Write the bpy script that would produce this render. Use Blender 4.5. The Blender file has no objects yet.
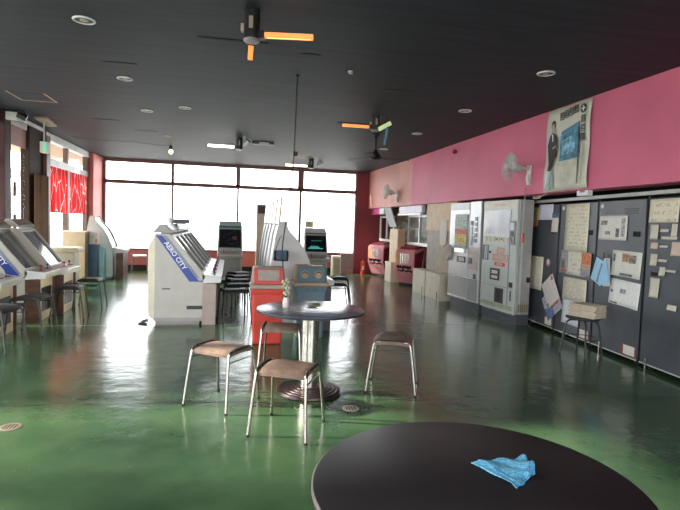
import bpy, bmesh, math, random
from mathutils import Vector, Matrix, Euler
random.seed(7)
PI = math.pi
S = bpy.context.scene
C = S.collection

# ---------------------------------------------------------------- camera
cam_d = bpy.data.cameras.new('camera'); cam = bpy.data.objects.new('camera', cam_d); C.objects.link(cam)
cam_d.sensor_fit = 'HORIZONTAL'; cam_d.sensor_width = 36.0; cam_d.lens = 36.0 * 520 / 680
cam_d.clip_start = .05; cam_d.clip_end = 300
yaw, pitch, roll = math.radians(11.887), math.radians(3.311), math.radians(1.937)
A = Matrix(((math.cos(yaw), -math.sin(yaw), 0), (0, 0, -1), (math.sin(yaw), math.cos(yaw), 0)))
B = Matrix(((1, 0, 0), (0, math.cos(pitch), -math.sin(pitch)), (0, math.sin(pitch), math.cos(pitch))))
D = Matrix(((math.cos(roll), -math.sin(roll), 0), (math.sin(roll), math.cos(roll), 0), (0, 0, 1)))
M = D @ B @ A
rot = Matrix((M[0], -M[1], -M[2])).transposed()
cam.matrix_world = Matrix.Translation((0, 0, 1.45)) @ rot.to_4x4()
S.camera = cam

# ---------------------------------------------------------------- world, sun, exposure
S.view_settings.view_transform = 'Standard'; S.view_settings.look = 'None'
S.view_settings.exposure = 0.5; S.view_settings.gamma = 1.0; S.view_settings.use_curve_mapping = False
W = bpy.data.worlds.new('world'); S.world = W; W.use_nodes = True
nt = W.node_tree; nt.nodes.clear()
wo = nt.nodes.new('ShaderNodeOutputWorld'); bg = nt.nodes.new('ShaderNodeBackground')
bg.inputs[0].default_value = (.93, .97, 1.0, 1); bg.inputs[1].default_value = 6.0
nt.links.new(bg.outputs[0], wo.inputs[0])
SUN_DIR = Vector((.90, -.18, -.40))
sun_d = bpy.data.lights.new('sun', 'SUN'); sun = bpy.data.objects.new('sun', sun_d); C.objects.link(sun)
sun_d.energy = 11.0; sun_d.angle = math.radians(2); sun_d.color = (1, .93, .78)
sun.rotation_euler = SUN_DIR.to_track_quat('-Z', 'Y').to_euler()

def portal(name, loc, rot_e, sx, sy):
    d = bpy.data.lights.new(name, 'AREA'); d.shape = 'RECTANGLE'; d.size = sx; d.size_y = sy
    d.cycles.is_portal = True
    o = bpy.data.objects.new(name, d); C.objects.link(o); o.location = loc; o.rotation_euler = rot_e
portal('daylight_portal_back', (.11, 15.75, 1.75), (-PI/2, 0, 0), 7.4, 2.6)
portal('daylight_portal_rear', (.3, -3.3, 1.5), (PI/2, 0, 0), 7.4, 2.8)
portal('daylight_portal_left', (-3.8, 6.5, 1.5), (0, -PI/2, 0), 3.0, 18.0)

# ---------------------------------------------------------------- materials
MAT = {}
def mat(name, col, rough=.5, metal=0, spec=.5, var=.06, nscale=6, bump=0, bscale=40, emit=None, es=0, coat=0, alpha=None):
    if name in MAT: return MAT[name]
    m = bpy.data.materials.new(name); m.use_nodes = True; MAT[name] = m
    n = m.node_tree; p = n.nodes['Principled BSDF']
    p.inputs['Roughness'].default_value = rough; p.inputs['Metallic'].default_value = metal
    p.inputs['Specular IOR Level'].default_value = spec
    p.inputs['Coat Weight'].default_value = coat; p.inputs['Coat Roughness'].default_value = .08
    if emit: p.inputs['Emission Color'].default_value = (*emit, 1); p.inputs['Emission Strength'].default_value = es
    tc = n.nodes.new('ShaderNodeTexCoord')
    if var:
        no = n.nodes.new('ShaderNodeTexNoise'); no.inputs['Scale'].default_value = nscale; no.inputs['Detail'].default_value = 5
        n.links.new(tc.outputs['Object'], no.inputs['Vector'])
        r = n.nodes.new('ShaderNodeValToRGB'); r.color_ramp.elements[0].position = .3; r.color_ramp.elements[1].position = .7
        r.color_ramp.elements[0].color = (*[max(0, c*(1-var*2)) for c in col], 1)
        r.color_ramp.elements[1].color = (*[min(1, c*(1+var*2)) for c in col], 1)
        n.links.new(no.outputs['Fac'], r.inputs[0]); n.links.new(r.outputs[0], p.inputs['Base Color'])
    else: p.inputs['Base Color'].default_value = (*col, 1)
    if bump:
        nb = n.nodes.new('ShaderNodeTexNoise'); nb.inputs['Scale'].default_value = bscale
        n.links.new(tc.outputs['Object'], nb.inputs['Vector'])
        b = n.nodes.new('ShaderNodeBump'); b.inputs['Strength'].default_value = bump; b.inputs['Distance'].default_value = .01
        n.links.new(nb.outputs['Fac'], b.inputs['Height']); n.links.new(b.outputs[0], p.inputs['Normal'])
    return m

def floor_mat():
    m = bpy.data.materials.new('green_epoxy'); m.use_nodes = True; n = m.node_tree; L = n.links
    p = n.nodes['Principled BSDF']
    tc = n.nodes.new('ShaderNodeTexCoord')
    a = n.nodes.new('ShaderNodeTexNoise'); a.inputs['Scale'].default_value = .9; a.inputs['Detail'].default_value = 8; a.inputs['Roughness'].default_value = .65
    L.new(tc.outputs['Object'], a.inputs['Vector'])
    r = n.nodes.new('ShaderNodeValToRGB'); e = r.color_ramp.elements
    e[0].position = .32; e[0].color = (.028, .076, .038, 1); e[1].position = .70; e[1].color = (.082, .158, .070, 1)
    L.new(a.outputs['Fac'], r.inputs[0])
    sp = n.nodes.new('ShaderNodeTexNoise'); sp.inputs['Scale'].default_value = 26; sp.inputs['Detail'].default_value = 4
    L.new(tc.outputs['Object'], sp.inputs['Vector'])
    r2 = n.nodes.new('ShaderNodeValToRGB'); r2.color_ramp.elements[0].position = .70; r2.color_ramp.elements[1].position = .78
    L.new(sp.outputs['Fac'], r2.inputs[0])
    mx = n.nodes.new('ShaderNodeMixRGB'); mx.inputs[2].default_value = (.16, .24, .15, 1)
    L.new(r2.outputs[0], mx.inputs[0]); L.new(r.outputs[0], mx.inputs[1])
    # hairline crack running across the room
    sx = n.nodes.new('ShaderNodeSeparateXYZ'); L.new(tc.outputs['Object'], sx.inputs[0])
    cn = n.nodes.new('ShaderNodeTexNoise'); cn.inputs['Scale'].default_value = 3.0; cn.inputs['Detail'].default_value = 6
    L.new(tc.outputs['Object'], cn.inputs['Vector'])
    def mth(op, a_, b_):
        q = n.nodes.new('ShaderNodeMath'); q.operation = op
        for i, v in enumerate((a_, b_)):
            if v is None: continue
            if isinstance(v, (int, float)): q.inputs[i].default_value = v
            else: L.new(v, q.inputs[i])
        return q.outputs[0]
    wob = mth('MULTIPLY', mth('SUBTRACT', cn.outputs['Fac'], .5), .16)
    slope = mth('MULTIPLY', sx.outputs['X'], -.07)
    d = mth('ABSOLUTE', mth('SUBTRACT', sx.outputs['Y'], mth('ADD', mth('ADD', wob, slope), 4.18)), None)
    lt = mth('LESS_THAN', d, .009)
    jd = mth('LESS_THAN', mth('ABSOLUTE', mth('SUBTRACT', sx.outputs['Y'], 7.385), None), .016)
    mx2 = n.nodes.new('ShaderNodeMixRGB'); mx2.inputs[2].default_value = (.010, .020, .014, 1)
    L.new(lt, mx2.inputs[0]); L.new(mx.outputs[0], mx2.inputs[1])
    mx3 = n.nodes.new('ShaderNodeMixRGB'); mx3.inputs[2].default_value = (.34, .31, .24, 1)
    L.new(jd, mx3.inputs[0]); L.new(mx2.outputs[0], mx3.inputs[1])
    L.new(mx3.outputs[0], p.inputs['Base Color'])
    rr = n.nodes.new('ShaderNodeMapRange'); rr.inputs['To Min'].default_value = .12; rr.inputs['To Max'].default_value = .25
    L.new(a.outputs['Fac'], rr.inputs[0]); L.new(rr.outputs[0], p.inputs['Roughness'])
    p.inputs['Specular IOR Level'].default_value = .5
    b1 = n.nodes.new('ShaderNodeTexNoise'); b1.inputs['Scale'].default_value = 5; b1.inputs['Detail'].default_value = 3
    mp = n.nodes.new('ShaderNodeMapping'); mp.inputs['Scale'].default_value = (1, 1.0, 1)
    L.new(tc.outputs['Object'], mp.inputs[0]); L.new(mp.outputs[0], b1.inputs['Vector'])
    bp = n.nodes.new('ShaderNodeBump'); bp.inputs['Strength'].default_value = .22; bp.inputs['Distance'].default_value = .02
    L.new(b1.outputs['Fac'], bp.inputs['Height']); L.new(bp.outputs[0], p.inputs['Normal'])
    return m

def ceiling_mat():
    m = bpy.data.materials.new('black_ceiling_board'); m.use_nodes = True; n = m.node_tree; L = n.links
    p = n.nodes['Principled BSDF']; tc = n.nodes.new('ShaderNodeTexCoord')
    mp = n.nodes.new('ShaderNodeMapping'); mp.inputs['Scale'].default_value = (.5, 5, 1); mp.inputs['Rotation'].default_value = (0, 0, .0)
    L.new(tc.outputs['Object'], mp.inputs[0])
    a = n.nodes.new('ShaderNodeTexNoise'); a.inputs['Scale'].default_value = 2; a.inputs['Detail'].default_value = 7
    L.new(mp.outputs[0], a.inputs['Vector'])
    r = n.nodes.new('ShaderNodeValToRGB'); e = r.color_ramp.elements
    e[0].position = .3; e[0].color = (.014, .018, .026, 1); e[1].position = .75; e[1].color = (.030, .036, .050, 1)
    L.new(a.outputs['Fac'], r.inputs[0]); L.new(r.outputs[0], p.inputs['Base Color'])
    p.inputs['Roughness'].default_value = .6; p.inputs['Specular IOR Level'].default_value = .25
    w = n.nodes.new('ShaderNodeTexWave'); w.bands_direction = 'Y'; w.inputs['Scale'].default_value = 1.7; w.inputs['Distortion'].default_value = .5
    w.wave_profile = 'SAW'
    L.new(tc.outputs['Object'], w.inputs['Vector'])
    b = n.nodes.new('ShaderNodeBump'); b.inputs['Strength'].default_value = .25; b.inputs['Distance'].default_value = .01
    ad = n.nodes.new('ShaderNodeMath'); ad.operation = 'ADD'; L.new(w.outputs['Fac'], ad.inputs[0]); L.new(a.outputs['Fac'], ad.inputs[1])
    L.new(ad.outputs[0], b.inputs['Height']); L.new(b.outputs[0], p.inputs['Normal'])
    return m

def paper_mat(name, base, ink=(.12, .12, .13), rows=14, dens=.5, cscale=26, blocks=None, rough=.75):
    """paper with rows of illegible small marks; the marks are part of the sheet"""
    if name in MAT: return MAT[name]
    m = bpy.data.materials.new(name); m.use_nodes = True; MAT[name] = m; n = m.node_tree; L = n.links
    p = n.nodes['Principled BSDF']; p.inputs['Roughness'].default_value = rough
    tc = n.nodes.new('ShaderNodeTexCoord')
    sx = n.nodes.new('ShaderNodeSeparateXYZ'); L.new(tc.outputs['Generated'], sx.inputs[0])
    def mth(op, a_, b_=None):
        q = n.nodes.new('ShaderNodeMath'); q.operation = op
        for i, v in enumerate((a_, b_)):
            if v is None: continue
            if isinstance(v, (int, float)): q.inputs[i].default_value = v
            else: L.new(v, q.inputs[i])
        return q.outputs[0]
    rz = mth('MULTIPLY', sx.outputs['Z'], rows)
    line = mth('LESS_THAN', mth('FRACT', rz), .5)
    cell = mth('FLOOR', rz)
    cx = n.nodes.new('ShaderNodeCombineXYZ')
    L.new(mth('MULTIPLY', sx.outputs['X'], cscale), cx.inputs[0]); L.new(mth('MULTIPLY', cell, 7.3), cx.inputs[1]); L.new(mth('MULTIPLY', rz, 1.7), cx.inputs[2])
    no = n.nodes.new('ShaderNodeTexNoise'); no.inputs['Scale'].default_value = 1; no.inputs['Detail'].default_value = 2
    L.new(cx.outputs[0], no.inputs['Vector'])
    ch = mth('GREATER_THAN', no.outputs['Fac'], 1 - dens)
    inx = mth('MULTIPLY', mth('GREATER_THAN', sx.outputs['X'], .07), mth('LESS_THAN', sx.outputs['X'], .93))
    inz = mth('MULTIPLY', mth('GREATER_THAN', sx.outputs['Z'], .04), mth('LESS_THAN', sx.outputs['Z'], .95))
    f = mth('MULTIPLY', mth('MULTIPLY', line, ch), mth('MULTIPLY', inx, inz))
    mx = n.nodes.new('ShaderNodeMixRGB'); mx.inputs[1].default_value = (*base, 1); mx.inputs[2].default_value = (*ink, 1)
    L.new(mth('MULTIPLY', f, .6), mx.inputs[0])
    out = mx.outputs[0]
    for (x0, x1, z0, z1, col) in (blocks or []):
        q = mth('MULTIPLY', mth('MULTIPLY', mth('GREATER_THAN', sx.outputs['X'], x0), mth('LESS_THAN', sx.outputs['X'], x1)),
                mth('MULTIPLY', mth('GREATER_THAN', sx.outputs['Z'], z0), mth('LESS_THAN', sx.outputs['Z'], z1)))
        nn = n.nodes.new('ShaderNodeTexNoise'); nn.inputs['Scale'].default_value = 14; L.new(tc.outputs['Generated'], nn.inputs['Vector'])
        rp = n.nodes.new('ShaderNodeValToRGB'); rp.color_ramp.elements[0].position = .4; rp.color_ramp.elements[1].position = .6
        rp.color_ramp.elements[0].color = (*[c*.6 for c in col], 1); rp.color_ramp.elements[1].color = (*[min(1, c*1.3+.05) for c in col], 1)
        L.new(nn.outputs['Fac'], rp.inputs[0])
        m2 = n.nodes.new('ShaderNodeMixRGB'); L.new(q, m2.inputs[0]); L.new(out, m2.inputs[1]); L.new(rp.outputs[0], m2.inputs[2]); out = m2.outputs[0]
    L.new(out, p.inputs['Base Color'])
    return m

def glass_mat(name='window_glass', tint=(1, 1, 1), mixf=.10):
    m = bpy.data.materials.new(name); m.use_nodes = True; n = m.node_tree; L = n.links
    n.nodes.remove(n.nodes['Principled BSDF']); out = n.nodes['Material Output']
    t = n.nodes.new('ShaderNodeBsdfTransparent'); t.inputs[0].default_value = (*tint, 1)
    g = n.nodes.new('ShaderNodeBsdfGlossy'); g.inputs['Roughness'].default_value = .02
    lw = n.nodes.new('ShaderNodeLayerWeight'); lw.inputs[0].default_value = .5
    pw = n.nodes.new('ShaderNodeMath'); pw.operation = 'POWER'; L.new(lw.outputs['Facing'], pw.inputs[0]); pw.inputs[1].default_value = 5
    ma = n.nodes.new('ShaderNodeMath'); ma.operation = 'MULTIPLY_ADD'; L.new(pw.outputs[0], ma.inputs[0]); ma.inputs[1].default_value = .45 if mixf == .10 and name == 'window_glass' else .08; ma.inputs[2].default_value = .025 if name == 'window_glass' else .008
    mx = n.nodes.new('ShaderNodeMixShader'); L.new(ma.outputs[0], mx.inputs[0]); L.new(t.outputs[0], mx.inputs[1]); L.new(g.outputs[0], mx.inputs[2])
    L.new(mx.outputs[0], out.inputs[0]); MAT[name] = m
    return m

def banner_mat():
    """red translucent window banner with white branching tree lines"""
    m = bpy.data.materials.new('red_branch_banner'); m.use_nodes = True; n = m.node_tree; L = n.links
    n.nodes.remove(n.nodes['Principled BSDF']); out = n.nodes['Material Output']
    tc = n.nodes.new('ShaderNodeTexCoord')
    mp = n.nodes.new('ShaderNodeMapping'); mp.inputs['Scale'].default_value = (1, 1.5, .62); L.new(tc.outputs['Object'], mp.inputs[0])
    nz = n.nodes.new('ShaderNodeTexNoise'); nz.inputs['Scale'].default_value = 3; L.new(mp.outputs[0], nz.inputs['Vector'])
    mxv = n.nodes.new('ShaderNodeMixRGB'); mxv.inputs[0].default_value = .12; L.new(mp.outputs[0], mxv.inputs[1]); L.new(nz.outputs['Color'], mxv.inputs[2])
    v = n.nodes.new('ShaderNodeTexVoronoi'); v.feature = 'DISTANCE_TO_EDGE'; v.inputs['Scale'].default_value = 3.2; L.new(mxv.outputs[0], v.inputs['Vector'])
    r = n.nodes.new('ShaderNodeValToRGB'); r.color_ramp.elements[0].position = .010; r.color_ramp.elements[0].color = (1, .85, .85, 1)
    r.color_ramp.elements[1].position = .026; r.color_ramp.elements[1].color = (.70, .05, .06, 1)
    L.new(v.outputs['Distance'], r.inputs[0])
    d = n.nodes.new('ShaderNodeBsdfDiffuse'); t = n.nodes.new('ShaderNodeBsdfTranslucent'); L.new(r.outputs[0], d.inputs[0]); L.new(r.outputs[0], t.inputs[0])
    mx = n.nodes.new('ShaderNodeMixShader'); mx.inputs[0].default_value = .5; L.new(d.outputs[0], mx.inputs[1]); L.new(t.outputs[0], mx.inputs[2])
    tr = n.nodes.new('ShaderNodeBsdfTransparent'); m2 = n.nodes.new('ShaderNodeMixShader'); m2.inputs[0].default_value = .06
    L.new(mx.outputs[0], m2.inputs[1]); L.new(tr.outputs[0], m2.inputs[2]); L.new(m2.outputs[0], out.inputs[0])
    return m

def wipe_mat():
    m = bpy.data.materials.new('blue_wipe'); m.use_nodes = True; n = m.node_tree; L = n.links
    p = n.nodes['Principled BSDF']; tc = n.nodes.new('ShaderNodeTexCoord')
    w = n.nodes.new('ShaderNodeTexWave'); w.wave_type = 'BANDS'; w.bands_direction = 'DIAGONAL'; w.inputs['Scale'].default_value = 38; w.inputs['Distortion'].default_value = 11; w.inputs['Detail Scale'].default_value = 5
    L.new(tc.outputs['Object'], w.inputs['Vector'])
    r = n.nodes.new('ShaderNodeValToRGB'); r.color_ramp.elements[0].color = (.012, .13, .30, 1); r.color_ramp.elements[1].color = (.12, .36, .52, 1)
    r.color_ramp.elements[0].position = .35; r.color_ramp.elements[1].position = .75
    L.new(w.outputs['Fac'], r.inputs[0]); L.new(r.outputs[0], p.inputs['Base Color']); p.inputs['Roughness'].default_value = .8
    return m

M_floor = floor_mat(); M_ceil = ceiling_mat(); M_glass = glass_mat(); M_banner = banner_mat(); M_glass2 = glass_mat('display_glass', (.9, .9, .9), .1); M_wipe = wipe_mat()
pink = mat('pink_wall_paint', (.60, .13, .215), .6, var=.05, nscale=1.2, bump=.08, bscale=30)
salmon = mat('salmon_wall_paint', (.60, .27, .235), .65, var=.10, nscale=.9)
red_wall = mat('dark_red_wall_paint', (.22, .028, .034), .6, var=.08, nscale=1.5)
coral_wall = mat('coral_wall_paint', (.60, .16, .13), .6, var=.08, nscale=1.5)
maroon = mat('maroon_window_frame', (.19, .088, .082), .5)
dark_brown = mat('dark_brown_frame', (.045, .028, .022), .7, spec=.15)
white_frame = mat('white_head_strip', (.72, .74, .75), .5)
black = mat('black_plastic', (.012, .012, .014), .4)
black_vinyl = mat('black_vinyl', (.026, .024, .025), .58, bump=.1, bscale=60)
brown_vinyl = mat('brown_worn_vinyl', (.23, .155, .118), .62, var=.16, nscale=14, bump=.25, bscale=45)
chrome = mat('chrome_tube', (.46, .43, .39), .26, 1, var=.03)
grey_tube = mat('grey_painted_tube', (.20, .20, .20), .32, .7)
dark_tube = mat('dark_stained_tube', (.045, .042, .040), .35, .3)
rubber = mat('black_rubber', (.012, .012, .012), .7)
steel = mat('brushed_steel', (.62, .58, .53), .24, 1, var=.08, nscale=20)
aero = mat('warm_white_cabinet', (.50, .485, .44), .42, var=.03)
aero_dk = mat('grey_cabinet_frame', (.30, .285, .265), .4, var=.04)
aero_hood = mat('grey_cabinet_hood', (.36, .345, .32), .45, var=.04)
offwhite = mat('off_white_plastic', (.66, .68, .66), .35, var=.03)
curvew = mat('grey_white_cabinet', (.44, .42, .41), .4, var=.04)
mint = mat('pale_mint_plastic', (.50, .64, .58), .35, var=.04)
blue = mat('cobalt_blue_stripe', (.012, .045, .30), .35, var=.03)
white = mat('white_print', (.85, .85, .85), .5, var=0)
pinkish = mat('pinkish_beige_board', (.42, .335, .30), .5, var=.05)
wood = mat('dark_wood_veneer', (.11, .045, .028), .45, var=.25, nscale=9)
screen = mat('dark_screen_glass', (.012, .014, .016), .06, spec=.8, var=0, coat=1)
beige = mat('beige_laminate', (.47, .375, .245), .55, var=.05)
beige_lt = mat('cream_laminate', (.76, .69, .54), .5, var=.04)
tan = mat('tan_board', (.60, .43, .26), .6, var=.06)
taupe = mat('taupe_board', (.30, .265, .20), .6, var=.06)
panel = mat('charcoal_steel_panel', (.062, .069, .082), .42, var=.10, nscale=3)
panel_edge = mat('black_panel_edge', (.008, .008, .009), .5)
copper = mat('bare_copper_board', (.22, .085, .045), .6, var=.15, nscale=12)
silver = mat('silver_paint', (.60, .61, .61), .34, .25, var=.03)
silver_dk = mat('grey_metal_panel', (.33, .33, .33), .36, .5, var=.04)
vend_white = mat('grey_white_vending_paint', (.56, .60, .56), .36, var=.03)
vend_grey = mat('dark_grey_plinth', (.075, .085, .10), .5, var=.05)
cream = mat('cream_plastic', (.34, .28, .21), .5, var=.06)
cream_brown = mat('aged_cream_plastic', (.36, .25, .15), .5, var=.08)
bin_red = mat('faded_red_plastic', (.62, .055, .035), .45, var=.06)
bin_flap = mat('grey_bin_flap', (.32, .28, .24), .5, var=.08, nscale=20)
bin_blue = mat('dusty_blue_plastic', (.11, .18, .215), .5, var=.06)
bin_blue_face = mat('slate_blue_plastic', (.05, .115, .145), .45, var=.06)
red_plastic = mat('red_plastic', (.55, .02, .02), .35)
claw_pink = mat('pink_cabinet_paint', (.93, .38, .43), .4, var=.05)
claw_dark = mat('shaded_pink_cabinet_paint', (.42, .04, .055), .45, var=.05)  # shade on the pink cabinet's side and top, put into the colour
yellow = mat('yellow_print', (.80, .55, .02), .5)
orange_p = mat('orange_print', (.75, .16, .03), .5)
table_blk = mat('black_laminate', (.013, .012, .014), .45, spec=.12, var=.0)
table_top = mat('blue_grey_gloss_laminate', (.13, .14, .20), .20, spec=.9, var=.05)
sky_blue = mat('pale_blue_paper', (.33, .60, .82), .7, var=.05)
paper_w = mat('plain_white_paper', (.78, .76, .70), .8, var=.03)
green_leaf = mat('green_leaf', (.05, .16, .06), .5, var=.2, nscale=30)
flower_m = mat('cream_flower', (.62, .60, .42), .7, var=.1, nscale=40)
glow_orange = mat('glowing_orange_tube', (.9, .35, .1), .5, emit=(1, .20, .045), es=1.0, var=0)
glow_core = mat('glowing_yellow_core', (1, .7, .3), .5, emit=(1, .42, .10), es=1.5, var=0)
glow_white = mat('glowing_white_tube', (1, .95, .85), .5, emit=(1, .93, .82), es=5, var=0)
glow_warm = mat('glowing_warm_tube', (1, .85, .6), .5, emit=(1, .75, .42), es=5, var=0)
bulb_m = mat('lit_bulb', (1, .9, .7), .3, emit=(1, .62, .26), es=6, var=0)
ring_m = mat('dulled_aluminium', (.45, .38, .30), .35, .5, var=.08)
recess_m = mat('downlight_recess', (.09, .065, .045), .35, .5, var=.1)
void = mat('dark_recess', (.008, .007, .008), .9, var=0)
fan_w = mat('yellowed_white_plastic', (.55, .55, .50), .45, var=.05)

# ---------------------------------------------------------------- mesh helpers
class MB:
    def __init__(s): s.bm = bmesh.new(); s.mi = 0
    def _set(s, fs):
        for f in fs: f.material_index = s.mi
    def box(s, x0, x1, y0, y1, z0, z1, tf=None):
        v = [s.bm.verts.new((x, y, z)) for z in (z0, z1) for y in (y0, y1) for x in (x0, x1)]
        if tf: 
            for q in v: q.co = tf @ q.co
        fs = [s.bm.faces.new([v[i] for i in f]) for f in ((0, 2, 3, 1), (4, 5, 7, 6), (0, 1, 5, 4), (2, 6, 7, 3), (0, 4, 6, 2), (1, 3, 7, 5))]
        s._set(fs); return s
    def prism(s, pts, a0, a1, axis='y'):
        """polygon pts extruded along an axis: axis y -> pts are (x,z); x -> (y,z); z -> (x,y)"""
        def P(p, a): return {'y': (p[0], a, p[1]), 'x': (a, p[0], p[1]), 'z': (p[0], p[1], a)}[axis]
        v0 = [s.bm.verts.new(P(p, a0)) for p in pts]; v1 = [s.bm.verts.new(P(p, a1)) for p in pts]
        fs = [s.bm.faces.new(v0), s.bm.faces.new(v1[::-1])]
        for i in range(len(pts)):
            j = (i+1) % len(pts); fs.append(s.bm.faces.new((v0[j], v0[i], v1[i], v1[j])))
        s._set(fs); return s
    def cyl(s, p0, p1, r0, r1=None, n=16, cap=True):
        r1 = r0 if r1 is None else r1
        p0 = Vector(p0); p1 = Vector(p1); d = (p1-p0).normalized()
        u = d.orthogonal().normalized(); w = d.cross(u)
        R = []
        for p, r in ((p0, r0), (p1, r1)):
            R.append([s.bm.verts.new(p + (u*math.cos(t)+w*math.sin(t))*r) for t in [2*PI*i/n for i in range(n)]])
        fs = [s.bm.faces.new((R[0][i], R[0][(i+1) % n], R[1][(i+1) % n], R[1][i])) for i in range(n)]
        if cap: fs += [s.bm.faces.new(R[0][::-1]), s.bm.faces.new(R[1])]
        s._set(fs); return s
    def tube(s, pts, r, n=8, smooth_n=0):
        P = [Vector(p) for p in pts]
        for _ in range(smooth_n):
            Q = [P[0]]
            for a, b in zip(P, P[1:]): Q += [a.lerp(b, .25), a.lerp(b, .75)]
            P = Q + [P[-1]]
        rings = []; u = None
        for i, p in enumerate(P):
            d = (P[min(i+1, len(P)-1)] - P[max(i-1, 0)]).normalized()
            if u is None: u = d.orthogonal().normalized()
            u = (u - d*u.dot(d)).normalized(); w = d.cross(u)
            rings.append([s.bm.verts.new(p + (u*math.cos(2*PI*k/n)+w*math.sin(2*PI*k/n))*r) for k in range(n)])
        fs = []
        for a, b in zip(rings, rings[1:]): fs += [s.bm.faces.new((a[k], a[(k+1) % n], b[(k+1) % n], b[k])) for k in range(n)]
        fs += [s.bm.faces.new(rings[0][::-1]), s.bm.faces.new(rings[-1])]
        s._set(fs); return s
    def lathe(s, prof, c=(0, 0), n=40):
        rings = []
        for r, z in prof:
            if r < 1e-6: rings.append([s.bm.verts.new((c[0], c[1], z))])
            else: rings.append([s.bm.verts.new((c[0]+r*math.cos(2*PI*k/n), c[1]+r*math.sin(2*PI*k/n), z)) for k in range(n)])
        fs = []
        for a, b in zip(rings, rings[1:]):
            for k in range(n):
                q = [a[k % len(a)], a[(k+1) % len(a)], b[(k+1) % len(b)], b[k % len(b)]]
                q2 = []
                for v in q:
                    if v not in q2: q2.append(v)
                if len(q2) > 2: fs.append(s.bm.faces.new(q2))
        s._set(fs); return s
    def sph(s, c, r, sc=(1, 1, 1), n=12):
        m = Matrix.Translation(c) @ Matrix.Diagonal((r*sc[0], r*sc[1], r*sc[2], 1))
        g = bmesh.ops.create_uvsphere(s.bm, u_segments=n, v_segments=max(6, n//2), radius=1, matrix=m)
        s._set({f for v in g['verts'] for f in v.link_faces}); return s
    def quad(s, pts):
        s._set([s.bm.faces.new([s.bm.verts.new(p) for p in pts])]); return s
    def build(s, name, mats, parent=None, smooth=False, bevel=0, solid=0, sub=0, tf=None):
        if tf is not None: s.bm.transform(tf)
        bmesh.ops.recalc_face_normals(s.bm, faces=s.bm.faces[:])
        me = bpy.data.meshes.new(name); s.bm.to_mesh(me); s.bm.free()
        for m in (mats if isinstance(mats, (list, tuple)) else [mats]): me.materials.append(m)
        if smooth:
            for p in me.polygons: p.use_smooth = True
        o = bpy.data.objects.new(name, me); C.objects.link(o)
        if parent: o.parent = parent
        if solid: q = o.modifiers.new('solid', 'SOLIDIFY'); q.thickness = solid; q.offset = 0
        if sub: q = o.modifiers.new('sub', 'SUBSURF'); q.levels = sub; q.render_levels = sub
        if bevel:
            q = o.modifiers.new('bevel', 'BEVEL'); q.width = bevel; q.segments = 2; q.limit_method = 'ANGLE'; q.angle_limit = math.radians(40)
        if smooth and bevel == 0 and sub == 0:
            try:
                for e in me.edges: pass
                me.set_sharp_from_angle(angle=math.radians(40))
            except Exception: pass
        return o

def tag(o, label, cat, group=None, kind=None):
    if label: o['label'] = label
    if cat: o['category'] = cat
    if group: o['group'] = group
    if kind: o['kind'] = kind
    return o
def thing(name, label, cat, loc=(0, 0, 0), rz=0, group=None):
    o = bpy.data.objects.new(name, None); C.objects.link(o); o.location = loc; o.rotation_euler = (0, 0, rz); o.empty_display_size = .1
    return tag(o, label, cat, group)
def struct(name, mb, m, parent=None, **k):
    o = mb.build(name, m, parent, **k)
    if not parent: o['kind'] = 'structure'
    return o
def dup(root, loc=None, rz=None, label=None, group=None):
    def rec(o, par):
        c = o.copy(); C.objects.link(c)
        if par: c.parent = par
        for ch in o.children: rec(ch, c)
        return c
    r = rec(root, None)
    if loc is not None: r.location = loc
    if rz is not None: r.rotation_euler = (0, 0, rz)
    if label: r['label'] = label
    if group: r['group'] = group
    return r
def text(body, size, m, parent, tf, name='lettering', ext=.0015, sx=1, bold=0, outline=0):
    cu = bpy.data.curves.new('t', 'FONT'); cu.body = body; cu.size = size; cu.extrude = ext; cu.align_x = 'CENTER'; cu.align_y = 'CENTER'; cu.offset = bold
    cu.resolution_u = 3
    t = bpy.data.objects.new('t', cu); C.objects.link(t)
    dg = bpy.context.evaluated_depsgraph_get(); dg.update()
    me = bpy.data.meshes.new_from_object(t.evaluated_get(dg)); bpy.data.objects.remove(t); bpy.data.curves.remove(cu)
    me.transform(tf @ Matrix.Diagonal((sx, 1, 1, 1)))
    me.materials.clear(); me.materials.append(m); me.name = name
    o = bpy.data.objects.new(name, me); C.objects.link(o)
    if parent: o.parent = parent
    return o
def RX(a): return Matrix.Rotation(a, 4, 'X')
def RY(a): return Matrix.Rotation(a, 4, 'Y')
def RZ(a): return Matrix.Rotation(a, 4, 'Z')
def T(*a): return Matrix.Translation(a)

# ================================================================ SETTING
H = 3.09; BY = 15.5; LX = -3.62; RXW = 4.21
struct('floor', MB().box(LX-.1, 5.2, -3, BY+.1, -.1, 0), M_floor)
struct('ceiling', MB().box(LX-.1, 5.2, -3, BY+.1, H, H+.1), M_ceil)
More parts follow.
